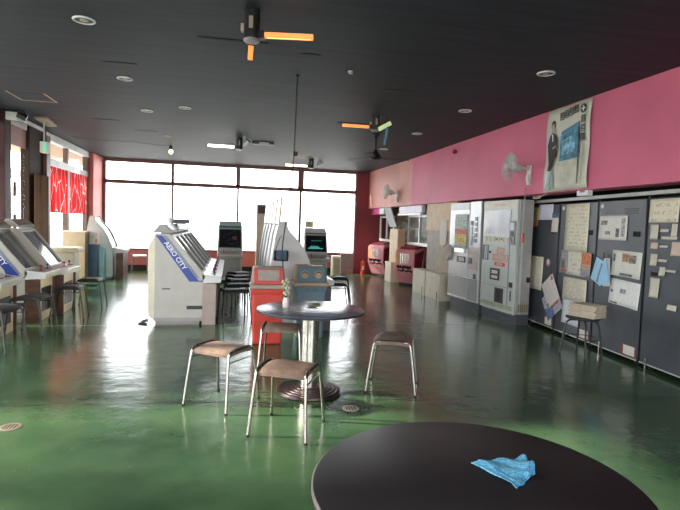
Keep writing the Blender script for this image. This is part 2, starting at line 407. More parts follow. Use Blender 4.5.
# back wall around its windows
mb = MB(); mb.box(LX-.1, 5.2, BY, BY+.15, 0, .56); struct('wall_back', mb, coral_wall)
mb = MB(); mb.box(3.72, 5.2, BY, BY+.15, .56, H); struct('wall_back_right', mb, red_wall)
mb = MB(); mb.box(3.705, 5.1, BY-.02, BY, .0, H); struct('trim_1', mb, red_wall)
mb = MB(); mb.box(-3.75, -3.50, BY-1.0, BY+.15, 0, H); struct('trim_2', mb, coral_wall, bevel=.01)
struct('baseboard_back', MB().box(-3.48, 3.7, BY-.02, BY, 0, .13), dark_brown)
mb = MB()   # maroon frame of the back windows
mb.box(-3.48, 3.72, BY-.04, BY+.1, 3.0, H); mb.box(-3.48, 3.72, BY-.05, BY+.1, 2.40, 2.50); mb.box(-3.48, 3.72, BY-.05, BY+.1, .555, .60)
for x, w, w2 in ((-3.46, .04, .04), (-1.65, .025, .035), (.17, .03, .06), (2.0, .035, .085), (3.70, .03, .03)):
    mb.box(x-w, x+w, BY-.045, BY+.09, .56, 2.45); mb.box(x-w2, x+w2, BY-.05, BY+.09, 2.45, 3.02)
wb = struct('window_1', mb, maroon)
for i, (x0, x1) in enumerate(((-3.42, -1.68), (-1.62, .14), (.20, 1.96), (2.04, 3.67))):
    MB().box(x0, x1, BY+.03, BY+.04, .6, 2.4).build('pane', M_glass, wb); MB().box(x0, x1, BY+.03, BY+.04, 2.5, 3.0).build('pane', M_glass, wb)

# left wall: glazed between posts, low upstand in the near part
mb = MB(); mb.box(LX-.1, LX, -3, 1.0, 0, H); struct('wall_left', mb, coral_wall)
mb = MB()
mb.box(LX-.10, LX, 1.0, 9.3, 2.86, H); mb.box(LX-.09, LX, 1.0, 9.3, 0, .12)
for y in (1.0, 2.9, 4.9, 6.9, 8.6): mb.box(LX-.10, LX, y-.05, y+.05, 0, 2.9)
mb.box(LX-.09, LX-.01, 1.0, 9.3, 2.25, 2.31)
w2 = struct('window_2', mb, dark_brown)
for a, b in ((1.05, 2.85), (2.95, 4.85), (4.95, 6.85), (6.95, 8.55), (8.65, 9.3)):
    MB().box(LX-.06, LX-.05, a, b, .12, 2.25).build('pane', M_glass, w2); MB().box(LX-.06, LX-.05, a, b, 2.31, 2.86).build('pane', M_glass, w2)
mb = MB(); mb.box(LX-.12, LX+.10, 9.2, 9.44, 0, H); struct('trim_3', mb, mat('dark_maroon_post', (.055, .024, .026), .6, spec=.2), bevel=.01)
mb = MB(); mb.box(LX-.10, LX, 9.44, 10.4, 2.95, H); mb.box(LX-.09, LX-.02, 9.44, 10.4, 0, .1)
w3 = struct('window_3', mb, white_frame); MB().box(LX-.05, LX-.02, 9.44, 10.4, 2.62, 2.95).build('header_panel', mat('red_brown_panel', (.30, .12, .09), .5), w3); MB().box(LX-.06, LX-.05, 9.44, 10.4, .1, 2.95).build('pane', M_glass, w3)
mb = MB(); mb.box(LX-.12, LX+.03, 10.42, 11.3, 0, H); struct('trim_4', mb, dark_brown, bevel=.01)
mb = MB(); mb.box(LX+.03, LX+.10, 11.1, 11.32, 0, H-.1); struct('trim_5', mb, maroon, bevel=.01)
mb = MB(); mb.box(LX-.10, LX+.02, 11.3, 14.5, 2.95, H); mb.mi = 0; mb.box(LX-.09, LX+.02, 11.3, 13.7, 2.46, 2.60)
mb.mi = 1; mb.box(LX-.09, LX+.02, 13.7, 14.5, 2.46, 2.58); mb.mi = 1
mb.box(LX-.09, LX+.02, 12.72, 12.86, 0, 2.46); mb.box(LX-.09, LX, 12.74, 12.84, 2.6, 2.95); mb.box(LX-.09, LX, 14.3, 14.5, 0, 2.95); mb.box(LX-.09, LX, 11.3, 14.5, 0, .12)
w4 = struct('window_4', mb, [white_frame, mat('mullion_brown', (.13, .08, .06), .5)])
for a, b in ((11.3, 12.72), (12.86, 14.3)):
    MB().box(LX-.06, LX-.05, a, b, .12, 2.46).build('pane', M_glass, w4); MB().box(LX-.06, LX-.05, a, b, 2.6, 2.95).build('pane', M_glass, w4)

# right wall
struct('wall_right', MB().box(RXW, 4.5, -3, 11.93, 1.98, H), pink)
mb = MB(); mb.prism([(RXW, 11.93), (4.10, BY), (4.5, BY), (4.5, 11.93)], 1.98, H, 'z'); struct('wall_right_far', mb, salmon)
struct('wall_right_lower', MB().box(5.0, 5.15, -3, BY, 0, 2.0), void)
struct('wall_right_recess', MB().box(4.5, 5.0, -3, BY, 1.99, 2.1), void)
mb = MB(); mb.box(LX-.1, 5.2, -3.1, -3, 0, .35); mb.box(LX-.1, 5.2, -3.1, -3, 2.8, H); mb.box(LX-.1, -3.4, -3.1, -3, .35, 2.8); mb.box(4.0, 5.2, -3.1, -3, .35, 2.8)
for x in (-1.6, .3, 2.2): mb.box(x-.05, x+.05, -3.1, -3, .35, 2.8)  # openings added in the unseen rear wall to let in fill light
struct('wall_rear', mb, mat('cream_wall_paint', (.50, .44, .38), .7))
for y0, y1 in ((-3.0, 3.6),):
    struct('wall_right_near', MB().box(4.45, 4.6, y0, y1, 0, 1.98), mat('grey_wall_panel', (.10, .10, .11), .6))
struct('trim_6', MB().prism([(4.62, 7.55), (4.30, 3.7), (4.36, 3.7), (4.68, 7.55)], 1.885, 1.925, 'z'), mat('light_grey_rail', (.40, .40, .38), .4))

# outside
struct('ground_outside', MB().box(-60, 60, -40, 80, -.3, -.12), mat('pale_concrete', (.42, .42, .40), .9, var=.1, nscale=.5))
mb = MB(); mb.box(-5.3, LX-.1, 4.8, BY+2, 3.0, 3.12); mb.box(-4.2, LX-.1, -3, 4.8, 3.0, 3.12); struct('trim_7', mb, mat('tan_eave_board', (.52, .38, .25), .7))  # far eave is real; unseen near stretch added and sized to cut off sun

# ================================================================ STOOLS
def make_stool(label, seatm, tubem, group=None, capm=None):
    t = thing('stool', label, 'stool', group=group)
    for sgn in (-1, 1):
        x = .18*sgn; xf = .205*sgn
        mb = MB(); mb.tube([(xf, -.215, .012), (x, -.165, .40), (x*.985, -.145, .446), (x*.985, -.10, .456), (x*.985, .10, .456), (x*.985, .145, .446), (x, .165, .40), (xf, .215, .012)], .0105, 10, 2)
        f = mb.build('side_frame', tubem, t, smooth=True)
        MB().tube([(x*1.01, -.170, .375), (x*1.01, .170, .375)], .0055).build('cross_bar', tubem, f, smooth=True)
        MB().tube([(x, -.10, .458), (x, .10, .458)], .0125, 10).build('edge_sleeve', black_vinyl, f, smooth=True)
        for y in (-.215, .215): MB().cyl((xf, y, 0), (xf, y, .014), .013, n=10).build('foot_cap', rubber, f)
    
    # saddle cushion
    mb = MB(); nx, ny = 14, 10; top = {}; bot = {}
    for i in range(nx+1):
        for j in range(ny+1):
            u = -1+2*i/nx; v = -1+2*j/ny
            ex = .180*u*(1-.05*v*v); ey = .168*v*(1-.10*abs(u)**3)
            z = .462 - .004*abs(u)**2 - .014*v*v
            e = max(abs(u)*.98, abs(v)); dz = .016*max(0, (e-.78)/.22)**2
            top[i, j] = mb.bm.verts.new((ex, ey, z-dz+.004)); bot[i, j] = mb.bm.verts.new((ex*.97, ey*.97, z-.040+dz*.3))
    for i in range(nx):
        for j in range(ny):
            mb.bm.faces.new((top[i, j], top[i+1, j], top[i+1, j+1], top[i, j+1])); mb.bm.faces.new((bot[i, j+1], bot[i+1, j+1], bot[i+1, j], bot[i, j]))
    for i in range(nx):
        mb.bm.faces.new((bot[i, 0], bot[i+1, 0], top[i+1, 0], top[i, 0])); mb.bm.faces.new((top[i, ny], top[i+1, ny], bot[i+1, ny], bot[i, ny]))
    for j in range(ny):
        mb.bm.faces.new((top[0, j], top[0, j+1], bot[0, j+1], bot[0, j])); mb.bm.faces.new((bot[nx, j], bot[nx, j+1], top[nx, j+1], top[nx, j]))
    mb.build('seat', seatm, t, smooth=True)
    return t
s0 = make_stool('brown-seated chrome stool left of the round pedestal table, near the middle of the floor', brown_vinyl, chrome, 'brown stools around the pedestal table')
s0.location = (-.045, 4.197, 0); s0.rotation_euler.z = math.radians(-37)
dup(s0, (.416, 3.587, 0), math.radians(-26), 'brown-seated chrome stool directly in front of the pedestal table, nearest to the camera')
sC = dup(s0, (1.45, 4.42, 0), math.radians(68), 'brown-seated chrome stool alone on the right of the pedestal table')
for ch in sC.children:
    if ch.name.startswith('seat'): ch.location.z = .010; ch.scale = (1.10, 1.02, 1)
dup(s0, (.51, 5.03, 0), math.radians(-12), 'brown-seated chrome stool behind the pedestal table, in front of the red bin')
b0 = make_stool('black-seated stool at the nearest end of the middle cabinet row', black_vinyl, dark_tube, 'black stools along the middle cabinet row')
b0.location = (.07, 7.74, 0); b0.rotation_euler.z = math.radians(12)
for k, (x, y, lab) in enumerate(((.12, 8.45, 'second from the near end'), (.15, 9.10, 'third from the near end'), (.17, 9.75, 'fourth from the near end'), (.17, 10.4, 'farthest from the camera'))):
    dup(b0, (x, y, 0), math.radians(8+11*k), 'black-seated stool along the middle cabinet row, '+lab)
for x, y, r, lab in ((-2.42, 6.10, 80, 'black-seated stool cut off by the left edge of the frame, nearest of the left row'),
                     (-2.37, 6.95, 84, 'dark-seated stool in front of the left blue-striped cabinet, second of the left row'),
                     (-2.24, 8.02, 95, 'dark-seated stool in front of the third left cabinet with the wooden pedestal'),
                     (-2.20, 8.97, 92, 'dark-seated stool farthest back along the left cabinet row')):
    dup(b0, (x, y, 0), math.radians(r), lab, 'black stools along the left cabinet row')
dup(b0, (2.05, 9.72, 0), math.radians(80), 'tall dark stool right of the blue bin, at the right-hand cabinet row', 'black stools along the right-hand cabinet row')
dup(b0, (1.80, 8.75, 0), math.radians(84), 'lower dark stool just right of the blue bin, nearer than the tall one', 'black stools along the right-hand cabinet row')
w0 = make_stool('white-seated stool standing by the back wall under the window', offwhite, grey_tube)
w0.location = (-2.42, 14.95, 0); w0.rotation_euler.z = .1

# black round stool carrying newspapers
t = thing('stool', 'black round stool with a pile of newspapers on it, in front of the grey panels', 'stool', (4.13, 5.43, 0), .35)
MB().lathe([(0, .425), (.17, .425), (.19, .435), (.19, .452), (.175, .462), (0, .465)], n=32).build('seat', black_vinyl, t, smooth=True)
for a in range(4):
    th = PI/4 + a*PI/2; c_, s_ = math.cos(th), math.sin(th)
    MB().tube([(c_*.05, s_*.05, .415), (c_*.15, s_*.15, .41), (c_*.185, s_*.185, .36), (c_*.235, s_*.235, .0)], .0105, 8, 2).build('leg', black, t, smooth=True)
MB().tube([(.20*math.cos(a*PI/8), .20*math.sin(a*PI/8), .20) for a in range(17)], .005).build('foot_ring', black, t, smooth=True)
news_side = mat('newspaper_edge', (.52, .45, .34), .85, var=.07, nscale=9)
news_top = paper_mat('newspaper_top', (0.60, 0.55, 0.48), rows=3)
for k in range(9):
    z = .465 + k*.0165
    mb = MB(); w, d = .165-.004*(k % 3), .125-.003*(k % 2)
    mb.prism([(-w, .0), (-w-.006, .008), (-w, .0155), (w, .0155), (w, .0)], -d, d, 'y')
    o = mb.build('newspaper', news_side, bevel=.002); o.location = (4.15+.006*((k*7) % 3-1), 5.38, z); o.rotation_euler.z = -1.15+.05*((k*5) % 4-1.5)
    nm = ['bottom', 'second from the bottom', 'third from the bottom', 'fourth from the bottom', 'middle', 'fourth from the top', 'third from the top', 'second from the top', 'topmost'][k]
    tag(o, 'folded newspaper, %s of the pile on the black stool' % nm, 'newspaper', 'newspapers piled on the black stool')

# ================================================================ TABLES
t = thing('pedestal_table', 'round dark glossy table on a chrome column with a ringed base', 'table', (.685, 4.39, 0))
MB().lathe([(0, .700), (.440, .700), (.458, .706), (.462, .715), (.458, .7235), (.452, .725), (0, .725)], n=96).build('tabletop', table_top, t, smooth=True)
MB().lathe([(.4585, .703), (.4640, .706), (.4640, .717), (.4585, .720)], n=96).build('edge_band', black, t, smooth=True)
ringt = mat('pale_inlay', (.36, .37, .42), .12, var=.03)
MB().lathe([(.19, .7252), (.196, .7258), (.204, .7258), (.21, .7252)], n=72).build('inlay_ring', ringt, t, smooth=True)
MB().cyl((0, 0, .03), (0, 0, .70), .077, n=40).build('column', steel, t, smooth=True)
pr = [(0, .045)]; 
prof = [(0, .052), (.09, .052)]
for k in range(5):
    r = .09 + k*.035; prof += [(r+.004, .050-.006*k), (r+.018, .052-.006*k), (r+.026, .050-.006*k), (r+.030, .040-.006*k)]
prof += [(.272, .022), (.276, .010), (.272, 0), (0, 0)]
MB().lathe(prof, n=72).build('base_disc', mat('black_ringed_metal', (.055, .035, .035), .28, .6), t, smooth=True)

t = thing('round_table', 'large black round table top filling the lower right foreground', 'table', (.705, 1.335, 0))
MB().lathe([(0, .696), (.458, .696), (.470, .700), (.473, .712), (.469, .722), (.463, .725), (0, .725)], n=128).build('tabletop', table_blk, t, smooth=True)
MB().lathe([(.4705, .701), (.4750, .706), (.4750, .716), (.4705, .721)], n=128).build('edge_band', mat('grey_table_edging', (.10, .085, .085), .4), t, smooth=True)
MB().cyl((0, 0, .03), (0, 0, .70), .077, n=32).build('column', steel, t, smooth=True)
MB().lathe(prof, n=48).build('base_disc', MAT['black_ringed_metal'], t, smooth=True)

# blue wipe lying crumpled on the near table
mb = MB(); nx, ny = 26, 16; G = {}
# cloth outline in table coordinates (metres): left tip, top right, right, bottom
def cloth(u, v):
    a = Vector((.742, 1.452)); b = Vector((.918, 1.440)); c = Vector((.900, 1.352)); d = Vector((.800, 1.285))
    p = a.lerp(b, u).lerp((d.lerp(c, u)), v)
    z = .730 + .012*u*(1-v*.3) + .010*max(0, math.sin(u*7+v*2.5))*(.3+v*.7) + .006*math.sin(u*14-v*8)*u + .012*max(0, 1-abs(v-.55-.25*u)*6)*u - .010*(v > .9)
    if u < .12: z -= .004
    p += Vector((.004*math.sin(v*9), .004*math.sin(u*15)))
    return (p.x, p.y, max(.7275, z))
for i in range(nx+1):
    for j in range(ny+1): G[i, j] = mb.bm.verts.new(cloth(i/nx, j/ny))
for i in range(nx):
    for j in range(ny): mb.bm.faces.new((G[i, j], G[i+1, j], G[i+1, j+1], G[i, j+1]))
tag(mb.build('cleaning_cloth', M_wipe, smooth=True, solid=.002), 'crumpled light blue cleaning cloth lying on the near black table', 'cloth')

# vase and leaves on the pedestal table
t = thing('flower_vase', 'small glass vase of cream flowers standing on the pedestal table', 'vase', (.475, 4.45, .725))
MB().lathe([(0, 0), (.026, 0), (.030, .01), (.030, .055), (.022, .075), (.024, .088), (.020, .088), (.018, .075), (.026, .055), (.026, .012), (0, .012)], n=24).build('glass', mat('clear_vase_glass', (.62, .55, .52), .08, spec=.8, var=.05), t, smooth=True)
st = MB(); fl = MB()
for k in range(9):
    a = k*2.4; r = .012+.025*((k*7) % 5)/5; z = .12+.13*((k*3) % 7)/7
    st.tube([(0, 0, .02), (r*.4*math.cos(a), r*.4*math.sin(a), .09), (r*math.cos(a), r*math.sin(a), z)], .0025, 5, 1)
    for q in range(3):
        fl.sph((r*math.cos(a)+.010*math.cos(q*2.1), r*math.sin(a)+.010*math.sin(q*2.1), z+.012*q-.008), .011, (1, 1, .8), 8)
st.build('stem', green_leaf, t, smooth=True); fl.build('blossom', flower_m, t, smooth=True)
t = thing('leaf_coaster', 'green leaf ornament on a pale card in the middle of the pedestal table', 'ornament', (.735, 4.55, .725), .1)
MB().box(-.055, .055, -.05, .03, .001, .004).build('card', mat('tan_card', (.50, .40, .30), .7), t)
mb = MB()
for k in range(6):
    a = k*1.0; cx_, cy_ = .03*math.cos(a), .02*math.sin(a)
    mb.prism([(cx_-.05, cy_), (cx_-.02, cy_+.02), (cx_+.03, cy_+.018), (cx_+.06, cy_), (cx_+.03, cy_-.018), (cx_-.02, cy_-.016)], .008+k*.003, .010+k*.003, 'z')
mb.build('leaves', green_leaf, t)

# ================================================================ ARCADE CABINETS
def slope_tf(p0, p1, ycen, off=0):
    """frame lying on the slope from p0 (upper) to p1 (lower) in the x,z profile: local x across (+y world), local y up the slope, z out of it"""
    a = Vector((p1[0]-p0[0], 0, p1[1]-p0[1])).normalized(); up = -a; nrm = Vector((0, 1, 0)).cross(up); 
    if nrm.x < 0: nrm = -nrm
    xax = up.cross(nrm)
    c = Vector(((p0[0]+p1[0])/2, ycen, (p0[1]+p1[1])/2)) + nrm*off
    return Matrix(((xax.x, up.x, nrm.x, c.x), (xax.y, up.y, nrm.y, c.y), (xax.z, up.z, nrm.z, c.z), (0, 0, 0, 1)))
WC = .63
marq = paper_mat('marquee_picture', (.14, .10, .09), (.55, .40, .28), rows=4, dens=.55, cscale=9, rough=.3)
def stick(parent, x, y, z, col=None):
    j = MB().lathe([(0, 0), (.03, 0), (.03, .004), (0, .006)], (x, y), 16)
    for v in j.bm.verts: v.co.z += z
    j.cyl((x, y, z), (x, y, z+.055), .005, n=8).build('joystick', black, parent, smooth=True)
    MB().sph((x, y, z+.065), .017, n=12).build('joystick_ball', col or red_plastic, parent, smooth=True)
def make_aero(label, group, legm, frontm):
    t = thing('arcade_cabinet', label, 'arcade cabinet', group=group)
    side = [(0, .05), (.64, .05), (.64, .60), (.675, .665), (.655, .70), (.225, 1.235), (.195, 1.25), (0, 1.25)]
    for y0, y1 in ((0, .03), (WC-.03, WC)):
        MB().prism(side, y0, y1).build('side_panel', aero, t, bevel=.004)
    MB().prism([(.01, .05), (.62, .05), (.62, .62), (.60, .66), (.19, 1.20), (.01, 1.22)], .03, WC-.03).build('body', aero_dk, t)
    MB().prism([(-.075, .12), (0, .06), (0, 1.22), (-.085, 1.08), (-.085, .22)], .02, WC-.02).build('rear_housing', beige_lt, t, bevel=.005)
    MB().box(.02, .60, .02, WC-.02, 0, .05).build('plinth', aero_dk, t)
    h = MB().prism([(-.03, 1.262), (.055, 1.375), (.115, 1.38), (.235, 1.275), (.22, 1.262)], 0, WC).build('hood', aero_hood, t, bevel=.004)
    tf = slope_tf((.125, 1.375), (.225, 1.285), WC/2, .002)
    MB().box(-.27, .27, -.055, .055, 0, .005, tf).build('marquee', marq, h)
    # framed screen lying in the slope
    tf = slope_tf((.215, 1.225), (.635, .695), WC/2, -.014)
    L = math.hypot(.42, .53)/2
    fr = MB()
    for a, b, c, d in ((-.285, .285, L-.03, L), (-.285, .285, -L, -L+.03), (-.285, -.255, -L, L), (.255, .285, -L, L)): fr.box(a, b, c, d, -.01, .022, tf)
    fr.build('screen_bezel', aero_dk, t)
    MB().box(-.255, .255, -L+.03, L-.03, -.005, .004, tf).build('screen', screen, t)
    cp = MB().prism([(.63, .575), (.885, .59), (.89, .665), (.88, .675), (.66, .70), (.63, .70)], 0, WC).build('control_panel', offwhite, t, bevel=.006)
    for yy, cc in ((.17, red_plastic), (.42, blue)):
        stick(cp, .78, yy, .686, cc)
        mb = MB()
        for bi in range(3):
            for bj in range(2): mb.cyl((.75+.04*bj, yy+.055+.032*bi, .68), (.75+.04*bj, yy+.055+.032*bi, .696-.003*bj), .012, n=12)
        mb.build('buttons', cc, cp)
    p = MB().box(.645, .79, .03, WC-.03, 0, .575).build('pedestal', frontm, t, bevel=.004)
    for a_, b_ in ((.0, .03), (WC-.03, WC)): MB().box(.635, .82, a_, b_, 0, .575).build('pedestal_side', legm, p, bevel=.003)
    MB().box(.79, .796, .16, WC-.12, .12, .45).build('coin_door', black, p)
    # blue stripe with grey fade lines and lettering on the near side
    q = 0.0
    st = MB(); st.prism([(.015, 1.225), (.095, 1.225), (.585, .615), (.64, .615), (.64, .60), (.46, .60)], -.002, 0).build('blue_stripe', blue, t)
    st = MB()
    for k in range(4):
        o_ = .012*k
        st.prism([(.103+o_*1.1, 1.225), (.108+o_*1.1+.004, 1.225), (.565+o_, .655-.004*k), (.558+o_, .655-.004*k)], -.0015, 0)
    st.build('stripe_fade', mat('grey_blue_fade', (.16, .20, .34), .4), t)
    dx, dz = .445, -.625; ang = math.atan2(dz, dx)
    tf = T(.27, -.004, .955) @ RX(PI/2) @ RZ(ang)
    text('AERO CITY', .085, white, t, tf, 'lettering', .001, 1.05, .002)
    MB().box(.17, .25, -.002, .0, .70-.165, .715-.165).build('slot_handle', void, t) if False else MB().box(.10, .21, -.003, 0, .49, .505).build('slot_handle', black, t)
    MB().box(.43, .64, -.003, 0, .215, .265).build('vent', black, t)
    MB().box(0, .64, -.004, 0, .05, .10).build('kick_strip', aero_hood, t)
    return t
gA = 'cabinets of the middle row'
a0 = make_aero('off-white arcade cabinet with a blue striped side, nearest end of the middle row', gA, pinkish, black)  # black pedestal fronts stand for the shadow along the row
a0.location = (-1.01, 7.40, 0)
for k, lab in ((1, 'second'), (2, 'third'), (3, 'fourth'), (4, 'fifth and farthest')):
    dup(a0, (-1.01, 7.40+.645*k, 0), 0, 'off-white arcade cabinet of the middle row, %s from the camera' % lab)
gL = 'cabinets of the left row'
l0 = make_aero('blue-striped arcade cabinet at the left edge with a dark screen', gL, wood, beige_lt)
l0.location = (-3.32, 7.62, 0)
dup(l0, (-3.42, 6.50, 0), 0, 'arcade cabinet cut off by the left edge of the frame, only its control panel showing')
l3 = dup(l0, (-3.22, 8.28, 0), 0, 'white-screened arcade cabinet on a wooden pedestal behind the blue-striped left one')
for ch in list(l3.children):
    if ch.name.split('.')[0] in ('blue_stripe', 'lettering', 'stripe_fade'): bpy.data.objects.remove(ch)
# things on the middle row
tag(MB().box(-.97, -.68, 8.85, 9.1, 1.382, 1.455).build('black_box', vend_grey, bevel=.006), 'dark grey flat box lying on top of a cabinet of the middle row', 'box')
tag(MB().lathe([(0, 1.382), (.035, 1.382), (.042, 1.48), (.036, 1.48), (.03, 1.39), (0, 1.39)], (-.90, 8.2), 20).build('paper_cup', offwhite, smooth=True), 'white cup standing on top of a middle-row cabinet', 'cup')
tag(MB().tube([(-1.14, 7.75, .012), (-1.22, 7.6, .012), (-1.12, 7.5, .012), (-1.25, 7.48, .012), (-1.10, 7.42, .012)], .012, 6, 2).build('power_cable', black), 'coiled black cable on the floor behind the nearest middle-row cabinet', 'cable')

def make_curve(label, group, bodym, legm, header=True, tint=None):
    t = thing('arcade_cabinet', label, 'arcade cabinet', group=group)
    prof = [(.05, .05), (0.01, .45), (.03, .9), (.085, 1.28), (.12, 1.44), (.15, 1.47), (.235, 1.47), (.25, 1.38), (.30, 1.31), (.42, 1.19), (.52, 1.02), (.60, .82), (.64, .68), (.64, .05)]
    for y0, y1 in ((0, .03), (WC-.03, WC)): MB().prism(prof, y0, y1).build('side_panel', bodym, t, bevel=.005)
    inner = [(.06, .06), (.03, .45), (.05, .9), (.10, 1.26), (.135, 1.42), (.22, 1.44), (.23, 1.37), (.28, 1.29), (.40, 1.16), (.49, 1.00), (.57, .81), (.60, .68), (.60, .06)]
    MB().prism(inner, .03, WC-.03).build('body', offwhite, t)
    MB().prism([(.285, 1.298), (.405, 1.172), (.497, 1.006), (.56, .86), (.552, .86), (.487, 1.0), (.395, 1.165), (.275, 1.29)], .07, WC-.07).build('screen', screen, t)
    MB().box(.055, .60, .01, WC-.01, 0, .05).build('plinth', aero_dk, t)
    if tint:
        MB().prism([(.27, 1.32), (.40, 1.19), (.50, 1.02), (.58, .82), (.55, .80), (.47, 1.0), (.37, 1.16), (.25, 1.28)], -.003, 0).build('side_stripe', tint, t)
    cp = MB().prism([(.60, .60), (.89, .63), (.90, .69), (.88, .705), (.62, .74)], 0, WC).build('control_panel', offwhite, t, bevel=.006)
    for yy, cc in ((.17, red_plastic), (.42, blue)):
        stick(cp, .80, yy, .708, cc)
        mb = MB()
        for bi in range(3):
            for bj in range(2): mb.cyl((.76+.04*bj, yy+.055+.032*bi, .70), (.76+.04*bj, yy+.055+.032*bi, .722-.004*bj), .012, n=12)
        mb.build('buttons', cc, cp)
    MB().box(.70, .86, .02, WC-.02, 0, .61).build('pedestal', legm, t, bevel=.004)
    if header:
        hb = MB().prism([(.125, 1.44), (.155, 1.80), (.167, 1.80), (.143, 1.44)], .06, WC-.06).build('header_board', offwhite, t)
        MB().prism([(.121, 1.44), (.151, 1.805), (.171, 1.805), (.147, 1.44)], .045, .062).build('board_edge', tan, hb)
    return t
gB = 'cabinets of the right-hand row'
c0 = make_curve('curved grey-white arcade cabinet behind the bins, nearest of the right-hand row', gB, curvew, black, True, None)
c0.location = (.49, 6.88, 0)
for k, lab in ((1, 'second'), (2, 'third'), (3, 'fourth'), (4, 'farthest')):
    dup(c0, (.49, 6.88+.66*k, 0), 0, 'curved grey-white arcade cabinet of the right-hand row, %s from the bins' % lab)
m0 = make_curve('curved white cabinet with mint trim by the left window, control deck to the right', None, offwhite, wood, False, mint)
m0.location = (-3.34, 13.0, 0)
# ashtray box hung on the near curved cabinet
t = thing('hanging_tray', 'dark blue box hanging on the side of the curved cabinet behind the bins', 'box', (.62, 6.84, 1.02))
mb = MB(); mb.box(-.07, .11, -.12, -.10, -.06, .07); mb.box(-.07, .11, -.02, 0.0, -.06, .07); mb.box(-.07, -.05, -.12, 0, -.06, .07); mb.box(.09, .11, -.12, 0, -.06, .07); mb.box(-.07, .11, -.12, 0, -.06, -.045)
mb.build('tray', mat('slate_blue_box', (.022, .05, .09), .5)); C.objects[-1].parent = t
MB().tube([(-.05, -.01, .06), (.0, -.008, .22), (.03, -.008, .26)], .004).build('hanging_cord', black, t)

def make_front(label, w, h, headm, hdrm, scrm, zs0, zs1, deckz, deep=.6):
    """cabinet facing the camera: local front is -y"""
    t = thing('arcade_cabinet', label, 'arcade cabinet')
    hw = w/2
    mb = MB()
    # head narrows towards the top
    def ring(z, k, y0, y1): return [mb.bm.verts.new((-hw*k, y0, z)), mb.bm.verts.new((hw*k, y0, z)), mb.bm.verts.new((hw*k, y1, z)), mb.bm.verts.new((-hw*k, y1, z))]
    R = [ring(deckz, 1, 0, .35), ring(h-.10, .95, .14, .40), ring(h, .86, .18, .36)]
    for a, b in zip(R, R[1:]):
        for i in range(4): mb.bm.faces.new((a[i], a[(i+1) % 4], b[(i+1) % 4], b[i]))
    mb.bm.faces.new(R[0][::-1]); mb.bm.faces.new(R[-1])
    mb.build('head', headm, t, bevel=.012)
    def fy(z): return .14*(z-deckz)/(h-.10-deckz)
    def face(z0, z1, k, name, m, d=.006):
        mb = MB(); kk = lambda z: k*(1-.05*(z-deckz)/(h-.1-deckz))
        a = [(-hw*kk(z0), fy(z0)-d, z0), (hw*kk(z0), fy(z0)-d, z0), (hw*kk(z1), fy(z1)-d, z1), (-hw*kk(z1), fy(z1)-d, z1)]
        b = [(x, y+.02, z) for x, y, z in a]
        va = [mb.bm.verts.new(p) for p in a]; vb = [mb.bm.verts.new(p) for p in b]
        mb.bm.faces.new(va); mb.bm.faces.new(vb[::-1])
        for i in range(4): mb.bm.faces.new((va[i], vb[i], vb[(i+1) % 4], va[(i+1) % 4]))
        return mb.build(name, m, t)
    face(zs0-.02, zs1+.02, .90, 'bezel', black, .004); face(zs0, zs1, .84, 'screen', scrm, .007); face(zs1+.045, h-.11, .90, 'marquee', hdrm, .008)
    MB().box(-hw, hw, 0, deep, .05, deckz).build('body', aero, t, bevel=.01)
    cp = MB().prism([(-.34, deckz-.16), (-.36, deckz-.12), (-.35, deckz-.09), (0, deckz-.03), (0, deckz-.16)], -hw, hw, 'x').build('control_panel', aero, t, bevel=.008)
    for xx, cc in ((-.14, red_plastic), (.08, mint)):
        stick(cp, xx, -.22, deckz-.075, cc)
        mb = MB()
        for bi in range(3): mb.cyl((xx+.05+.03*bi, -.2, deckz-.08), (xx+.05+.03*bi, -.2, deckz-.055), .011, n=10)
        mb.build('buttons', cc, cp)
    MB().box(-hw+.05, hw-.05, -.02, .0, .12, deckz-.22).build('service_door', aero_dk, t)
    MB().box(-hw+.04, hw-.04, .02, deep-.02, 0, .05).build('plinth', black, t)
    return t
scr_game = paper_mat('screen_dark_picture', (.012, .012, .018), (.12, .10, .11), rows=11, dens=.42, cscale=7, rough=.08, blocks=[(.60, .82, .42, .62, (.10, .045, .03))])
scr_cyan = mat('lit_cyan_picture', (.005, .01, .012), .1, emit=(.02, .18, .17), es=.25, var=0)
f0 = make_front('front-facing arcade cabinet with a dark screen against the back window, left of the beige locker', .58, 1.45, mat('pale_teal_grey_head', (.36, .41, .39), .4), mat('teal_header', (.05, .14, .14), .3), scr_game, .84, 1.24, .78)
f0.location = (-.02, 12.6, 0)
f1 = make_front('front-facing arcade cabinet with a white head and cyan picture on its screen', .52, 1.36, offwhite, mat('dark_red_header', (.10, .045, .04), .3), screen, .86, 1.18, .80)
f1.location = (1.84, 11.3, 0)
mb = MB()
for (x0, x1, z0, z1) in ((-.15, .08, .93, .945), (-.18, .15, .905, .92), (-.12, .05, .955, .965), (-.10, .12, 1.08, 1.085)):
    y = .14*(z0-.8)/(1.26-.8)-.009; mb.box(x0, x1, y-.001, y+.004, z0, z1)
mb.build('screen_picture', mat('cyan_glow', (.02, .2, .18), .4, emit=(.04, .35, .30), es=.8, var=0), f1)
t = thing('carton', 'pale carton standing on top of the cyan-screened cabinet', 'carton', (1.70, 11.55, 1.365))
MB().box(-.085, .085, -.08, .08, 0, .15).build('box', beige_lt, t, bevel=.004); MB().box(-.045, .045, -.083, -.08, .04, .12).build('printed_panel', tan, t)

